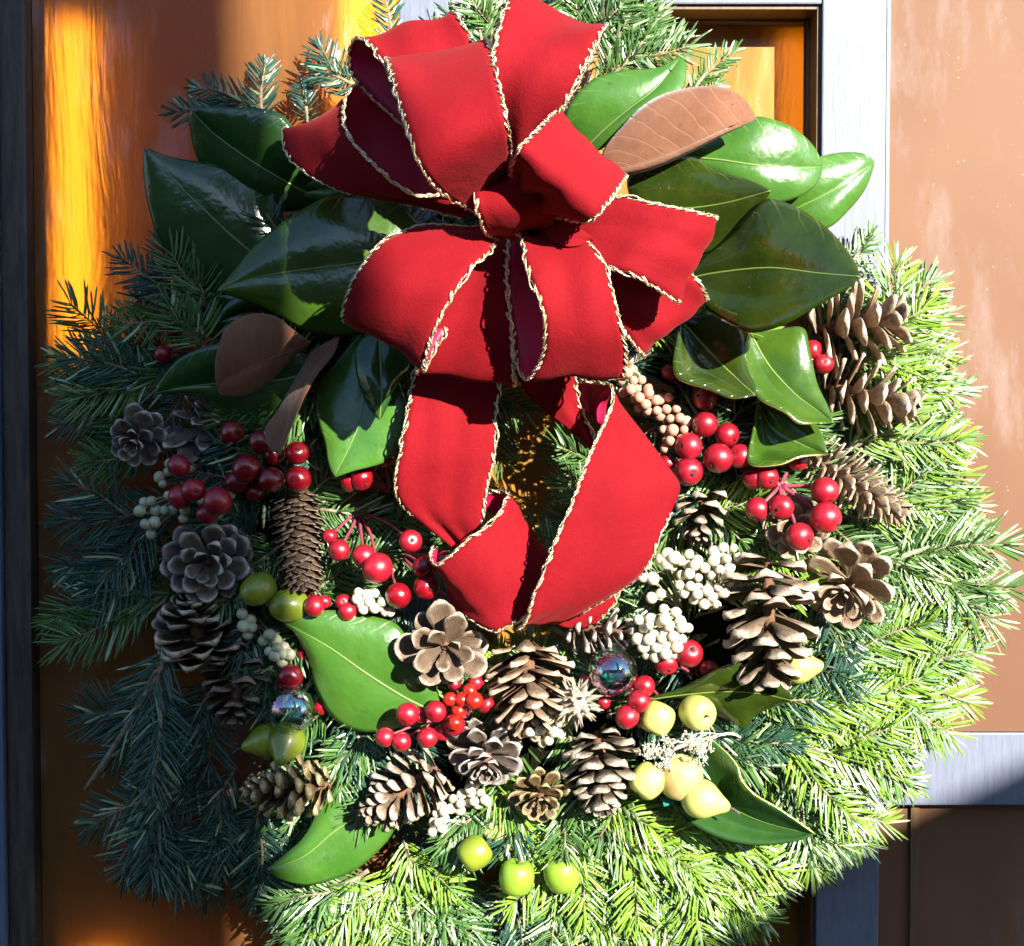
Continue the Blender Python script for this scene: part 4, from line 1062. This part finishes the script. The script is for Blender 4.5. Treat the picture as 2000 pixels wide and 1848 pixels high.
sprig('dark red berries beside the turned end of the left bow tail', (770, 1080, 110), [(829, 1107, 22, 235), (833, 1147, 24, 232), (778, 1164, 25, 240), (870, 1096, 20, 210), (902, 1190, 15, 190)], 'berry_dark', group=GR_)
sprig('small red berries between a green fruit and cream berries', (650, 1200, 150), [(614, 1184, 20, 235), (670, 1176, 15, 215), (679, 1194, 18, 222), (633, 1176, 13, 210), (599, 1164, 12, 190)], group=GR_, calyx=False)
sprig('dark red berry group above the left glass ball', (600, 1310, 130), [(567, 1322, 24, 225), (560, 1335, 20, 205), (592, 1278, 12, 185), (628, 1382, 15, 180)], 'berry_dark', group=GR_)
sprig('sprig of shiny red berries lying over the broad leaf below the bow', (900, 1400, 190), [(796, 1395, 21, 265), (851, 1390, 20, 275), (752, 1440, 18, 262), (784, 1449, 18, 268), (835, 1441, 20, 272), (820, 1396, 15, 250), (887, 1416, 20, 265), (864, 1431, 16, 245), (948, 1376, 17, 225), (930, 1332, 16, 225), (887, 1336, 13, 230)], 'berry_red', group=GR_)
sprig('small orange red berries just below the rosette cone under the bow', (910, 1400, 210), [(879, 1366, 13, 265), (926, 1368, 16, 278), (902, 1367, 14, 268), (917, 1350, 13, 262), (896, 1388, 14, 262), (889, 1413, 13, 288)], 'berry_orange', group=GR_, calyx=False)
sprig('red berries below the right glass ball', (1290, 1370, 150), [(1258, 1341, 21, 235), (1247, 1370, 22, 255), (1225, 1400, 23, 255), (1255, 1407, 15, 225), (1179, 1372, 13, 225), (1142, 1328, 10, 205)], group=GR_)
sprig('red berries above the curled leaf at the lower right', (1360, 1330, 150), [(1302, 1295, 22, 245), (1346, 1277, 26, 250), (1326, 1220, 14, 200), (1385, 1307, 17, 200)], group=GR_)
sprig('red berries clustered between the right bow tail and the olive leaves', (1420, 900, 120), [(1309, 727, 16, 180), (1377, 778, 23, 215), (1377, 829, 24, 230), (1420, 850, 23, 215), (1345, 872, 25, 245), (1345, 921, 26, 245), (1403, 895, 27, 245), (1445, 891, 22, 235), (1303, 905, 18, 215)], group=GR_)
sprig('sunlit red berries on pink stems over the pale cone at the right', (1524, 950, 215), [(1473, 933, 22, 225), (1498, 933, 22, 238), (1479, 995, 23, 245), (1526, 991, 23, 262), (1611, 959, 25, 262), (1613, 1011, 29, 275), (1562, 1048, 26, 278), (1558, 899, 20, 205)], group=GR_, sr=4.0)
sprig('two shiny red berries between the tan cones at the upper right', (1570, 740, 120), [(1587, 684, 19, 190), (1608, 711, 20, 200), (1580, 705, 16, 185)], group=GR_, calyx=False)

def grape(label, origin, path, spread, count, r, mat, h, stem='pale_stem', dome=20):
    """a packed cluster of small berries along a path, no two overlapping"""
    pts = []
    line = spline([(p[0], p[1], 0) for p in path], 60)
    tries = 0
    while len(pts) < count and tries < 9000:
        tries += 1
        c = line[random.randrange(60)]
        a = random.uniform(0, 6.283); d = spread*math.sqrt(random.random())
        x_, y_ = c[0]+d*math.cos(a), c[1]+d*math.sin(a)
        q = d/spread
        z = h + dome*math.sqrt(max(0, 1-q*q))*random.uniform(.1, 1.0)
        rr = r*random.uniform(.72, 1.02)
        if all((x_-p[0])**2 + (y_-p[1])**2 + (z-p[3])**2 > (1.72*r)**2 for p in pts): pts.append((x_, y_, rr, z))
    return sprig(label, origin, pts, mat, stem, h, 'berry_cluster', 'berries', 'clusters of small pale berries', False, 1.8, 0.05)
def few(label, origin, pts, mat, h):
    return sprig(label, origin, [(a, b, c, h+random.uniform(-10, 14)) for a, b, c in pts], mat, 'pale_stem', h, 'berry_cluster', 'berries', 'clusters of small pale berries', False, 1.8, 0.05)
few('greenish white berries at the far left, left of the red ones', (400, 960, 140), [(311, 932, 11), (328, 922, 9), (273, 998, 11), (282, 982, 10), (296, 979, 10), (305, 997, 11), (322, 997, 9), (336, 997, 10), (302, 1020, 12), (284, 1024, 10), (295, 1044, 10), (361, 997, 10), (358, 1013, 9), (329, 968, 9), (394, 979, 9), (372, 914, 10), (452, 966, 9), (330, 905, 9), (318, 945, 8)], 'berry_green_white', 200)
few('small shaded white berries under the dark cone at the left', (500, 1200, 140), [(473, 1199, 11), (489, 1211, 11), (475, 1223, 12), (491, 1225, 11), (484, 1240, 10), (527, 1240, 12), (514, 1252, 10), (538, 1251, 12), (541, 1266, 10), (555, 1264, 10), (537, 1280, 12), (525, 1272, 9), (552, 1278, 10), (566, 1279, 11), (551, 1292, 11)], 'berry_green_white', 205)
few('cream berries between red ones above the broad green leaf', (710, 1190, 160), [(700, 1157, 9), (716, 1157, 9), (732, 1159, 9), (697, 1170, 10), (722, 1176, 10), (710, 1190, 10), (732, 1188, 10), (746, 1176, 9), (752, 1194, 10), (762, 1196, 9), (718, 1166, 9), (706, 1180, 10), (741, 1186, 9)], 'berry_cream', 225)
grape('peach coloured berries in the shade right of the bow', (1300, 800, 140), [(1222, 722), (1238, 760), (1270, 785), (1300, 800), (1318, 828), (1310, 858)], 24, 66, 10.5, 'berry_peach', 210, dome=26)
grape('bright cream berries on pale stems right of the bow tail tip', (1390, 1190, 170), [(1330, 1095), (1360, 1120), (1395, 1115), (1420, 1082), (1405, 1140), (1370, 1150), (1345, 1150), (1392, 1160)], 24, 58, 11, 'berry_cream', 225, dome=24)
few('few cream berries poking out beside the right bow tail', (1330, 1190, 160), [(1270, 1078, 11), (1262, 1100, 11), (1256, 1126, 11), (1275, 1130, 12), (1292, 1092, 12), (1304, 1082, 12), (1316, 1090, 12), (1303, 1100, 12), (1290, 1160, 10), (1272, 1168, 11)], 'berry_cream', 235)
grape('dense ball of cream berries above the right glass ball', (1330, 1200, 170), [(1268, 1225), (1300, 1215), (1320, 1235), (1290, 1260), (1262, 1250), (1300, 1275)], 26, 48, 11.5, 'berry_cream', 250, dome=30)
grape('cream berries at the foot of the spiky seed pod', (1070, 1390, 170), [(1050, 1392), (1072, 1400), (1040, 1425), (1070, 1435), (1085, 1420)], 17, 30, 10.5, 'berry_cream', 225, dome=26)
grape('cream berries below the round grey cone in the bottom row', (900, 1580, 150), [(920, 1545), (940, 1560), (905, 1565), (880, 1580), (860, 1600), (848, 1612)], 15, 36, 10.5, 'berry_cream', 200, dome=22)

# ------------------------------------------------------------------ little fruits and glass balls
PEAR = [(.001, -.62), (.14, -.60), (.32, -.52), (.48, -.34), (.54, -.10), (.50, .12), (.38, .32), (.26, .48), (.18, .62), (.10, .72), (.001, .75)]
APPLE = [(.001, -.42), (.10, -.46), (.26, -.47), (.42, -.36), (.50, -.10), (.50, .14), (.42, .36), (.26, .46), (.12, .44), (.04, .38), (.001, .36)]
ACORN = [(.001, -.60), (.07, -.585), (.20, -.53), (.35, -.42), (.46, -.22), (.50, .04), (.47, .28), (.38, .46), (.22, .57), (.08, .60), (.001, .60)]
def fruit(name, label, cat, c, r, axis, prof, mat, stem=.35):
    base = P(*c)
    t = thing(name, label, cat, base, 'little green and yellow fruits on the wreath')
    q = spline([(a, b, 0) for a, b in prof], 22)
    V, Fc = lathe([(max(1e-4, a), b) for a, b, _ in q], 22)
    k = 2*r*S
    m = Matrix.Translation(base) @ frame_to(W(*axis), random.uniform(0, 6))
    V = np.array([(m @ Vector(v*k))[:] for v in V])
    mesh_obj('body', V, Fc, M[mat], t)
    top, bot = prof[-1][1], prof[0][1]
    if stem:
        s = np.array([(m @ Vector((0.02*k*math.sin(j), 0.03*k*j*j/9, (top-.06+stem*j/5)*k)))[:] for j in range(6)])
        v, f = tube(s, np.linspace(.045, .03, 6)*k, 6)
        mesh_obj('stem', v, f, M['fruit_stem'], t)
    s = np.array([(m @ Vector((0, 0, (bot+.02-.05*j)*k)))[:] for j in range(3)])
    v, f = tube(s, np.array([.075, .085, .05])*k, 7)
    mesh_obj('calyx', v, f, M['fruit_stem'], t)
fruit('artificial_acorn', 'green acorn shaped fruit with a brown patch beside the grey flower shaped cone', 'fruit', (503, 1152, 225), 29, (.75, -.35, -.5), ACORN, 'fruit_green', .2)
fruit('artificial_acorn', 'olive acorn shaped fruit under the tip of the closed spruce cone', 'fruit', (563, 1183, 215), 31, (1, .1, -.35), ACORN, 'fruit_green', .2)
fruit('artificial_pear', 'green pear below the left glass ball, stem to the left', 'pear', (518, 1447, 195), 30, (-.95, .25, .15), PEAR, 'fruit_green')
fruit('artificial_pear', 'yellow green pear below the left glass ball, stem towards us', 'pear', (558, 1453, 215), 33, (-.1, .55, .8), PEAR, 'fruit_green', .28)
fruit('artificial_pear', 'yellow pear with needle shadows right of the tall cone', 'pear', (1562, 1302, 190), 30, (1, -.05, .15), PEAR, 'fruit_yellow')
fruit('artificial_apple', 'small yellow apple left of the dried flower sprig', 'apple', (1284, 1403, 235), 30, (.4, -.8, -.2), APPLE, 'fruit_yellow', .2)
fruit('artificial_apple', 'small yellow apple under the curled olive leaf', 'apple', (1362, 1392, 235), 31, (.45, .1, .8), APPLE, 'fruit_yellow', .3)
fruit('artificial_apple', 'small yellow apple leftmost of the three on the dark leaf', 'apple', (1265, 1525, 240), 31, (.6, -.7, -.2), APPLE, 'fruit_yellow', .2)
fruit('artificial_apple', 'yellow apple with orange blush, middle of the three on the dark leaf', 'apple', (1330, 1518, 235), 39, (.1, -.9, .2), APPLE, 'fruit_blush', .2)
fruit('artificial_pear', 'yellow pear on the dark leaf, rightmost of the three, stem to the right', 'pear', (1374, 1562, 250), 33, (.9, .25, .15), PEAR, 'fruit_yellow')
fruit('artificial_apple', 'olive apple with rosy spot below the cream berries at the foot', 'apple', (927, 1666, 205), 30, (.7, -.5, -.2), APPLE, 'fruit_green', .3)
fruit('artificial_apple', 'bright green apple lowest in the middle of the wreath', 'apple', (1009, 1713, 205), 32, (.1, -.9, .1), APPLE, 'fruit_apple', .3)
fruit('artificial_apple', 'green apple behind fir needles, right of the lowest one', 'apple', (1097, 1706, 165), 34, (-.2, -.8, .2), APPLE, 'fruit_apple', .3)
fruit('artificial_apple', 'yellow apple behind fir needles, just below the small tan cone', 'apple', (966, 1612, 165), 29, (-.5, .7, .2), APPLE, 'fruit_yellow', .3)

def glass_ball(label, c, r):
    t = thing('glass_ball', label, 'ornament', P(*c), 'iridescent glass balls')
    o = np.array(P(*c))
    for nm, rr, fl in (('shell', r, False), ('shell', r-1.6, True)):
        V, Fc = lathe([(max(1e-6, rr*S*math.sin(a)), -rr*S*math.cos(a)) for a in np.linspace(0, math.pi, 24)], 36)
        if fl: Fc = [q[::-1] for q in Fc]
        if not fl: V0, F0 = V + o, Fc
        else: V1, F1 = V + o, Fc
    v, f = join([(V0, F0), (V1, F1)])
    mesh_obj('shell', v, f, M['iridescent_glass'], t)
    V, Fc = lathe([(1e-5, 0), (r*.2*S, 0), (r*.22*S, r*.05*S), (r*.2*S, r*.22*S), (r*.06*S, r*.26*S), (1e-5, r*.26*S)], 14)
    m = Matrix.Translation(P(*c)) @ frame_to(W(.1, -.75, -.65)) @ Matrix.Translation((0, 0, r*.985*S))
    mesh_obj('cap', np.array([(m @ Vector(q))[:] for q in V]), Fc, M['silver_cap'], t)
glass_ball('clear iridescent glass ball in the shade at the left, above the green pears', (569, 1385, 225), 44)
glass_ball('clear iridescent glass ball in the sun right of centre', (1197, 1312, 240), 45)

# dried flower sprig and the light string's clip
df = thing('dried_flower_sprig', 'wispy dried flower sprig above the yellow fruits at the lower right', 'dried flowers', P(1420, 1430, 200))
tb, fl = [], []
def wisp(p, a, l, depth):
    q = p + np.array([math.cos(a)*l, math.sin(a)*l, random.uniform(-.25, .4)*l])
    md = (p+q)/2 + np.array([random.uniform(-.12, .12)*l, random.uniform(-.12, .12)*l, 0])
    tb.append(tube(PV(spline([p, md, q], 5)), np.linspace(1.5, .8, 5)*S*(0.4+0.2*depth), 4))
    if depth == 0:
        for k in range(3):
            d = q + np.array([random.uniform(-5, 5), random.uniform(-5, 5), random.uniform(-3, 6)])
            w = np.array(P(*d)); rr = random.uniform(1.4, 2.6)*S
            fl.append((np.array([w+np.array(e)*rr for e in ((1, 0, 0), (-1, 0, .2), (0, 1, 0), (0, -1, 0), (.2, 0, 1), (0, 0, -1))]), [(0, 2, 4), (2, 1, 4), (1, 3, 4), (3, 0, 4), (2, 0, 5), (1, 2, 5), (3, 1, 5), (0, 3, 5)]))
        return
    for k in range(3):
        wisp(p + (q-p)*random.uniform(.5, 1.0), a + random.uniform(-.85, .85), l*random.uniform(.5, .72), depth-1)
for a, l, p in ((2.9, 60, (1420, 1432, 235)), (3.25, 70, (1410, 1435, 240)), (2.6, 55, (1400, 1440, 240)), (2.75, 50, (1340, 1455, 250)), (2.4, 50, (1330, 1460, 255)), (3.4, 46, (1340, 1450, 255)), (2.0, 44, (1310, 1470, 250)), (3.0, 46, (1310, 1465, 252))):
    wisp(np.array(p, float), a, l*0.62, 3)
tb.append(tube(PV(spline([(1445, 1440, 190), (1420, 1433, 225), (1340, 1455, 245), (1290, 1480, 245)], 10)), np.linspace(3, 1.4, 10)*S, 6))
v, f = join(tb); mesh_obj('stem', v, f, M['dried_flower'], df)
v, f = join(fl); o = mesh_obj('flower_heads', v, f, M['dried_flower'], df); o['kind'] = 'stuff'
clip = thing('light_clip', 'tiny teal plastic clip beside the yellow pear at the lower right', 'clip', P(1305, 1567, 215))
V, Fc = box(np.array([-11, -5, -6])*S, np.array([11, 5, 6])*S, 1.5*S)
m = Matrix.Translation(P(1306, 1566, 225)) @ Matrix.Rotation(R(-12), 4, 'Y')
mesh_obj('housing', np.array([(m @ Vector(q))[:] for q in V]), Fc, M['teal_plastic'], clip, smooth=False)
v, f = tube(PV(spline([(1296, 1562, 222), (1270, 1530, 180), (1268, 1490, 190)], 10)), 2.2*S, 6)
mesh_obj('wire', v, f, M['teal_plastic'], clip)
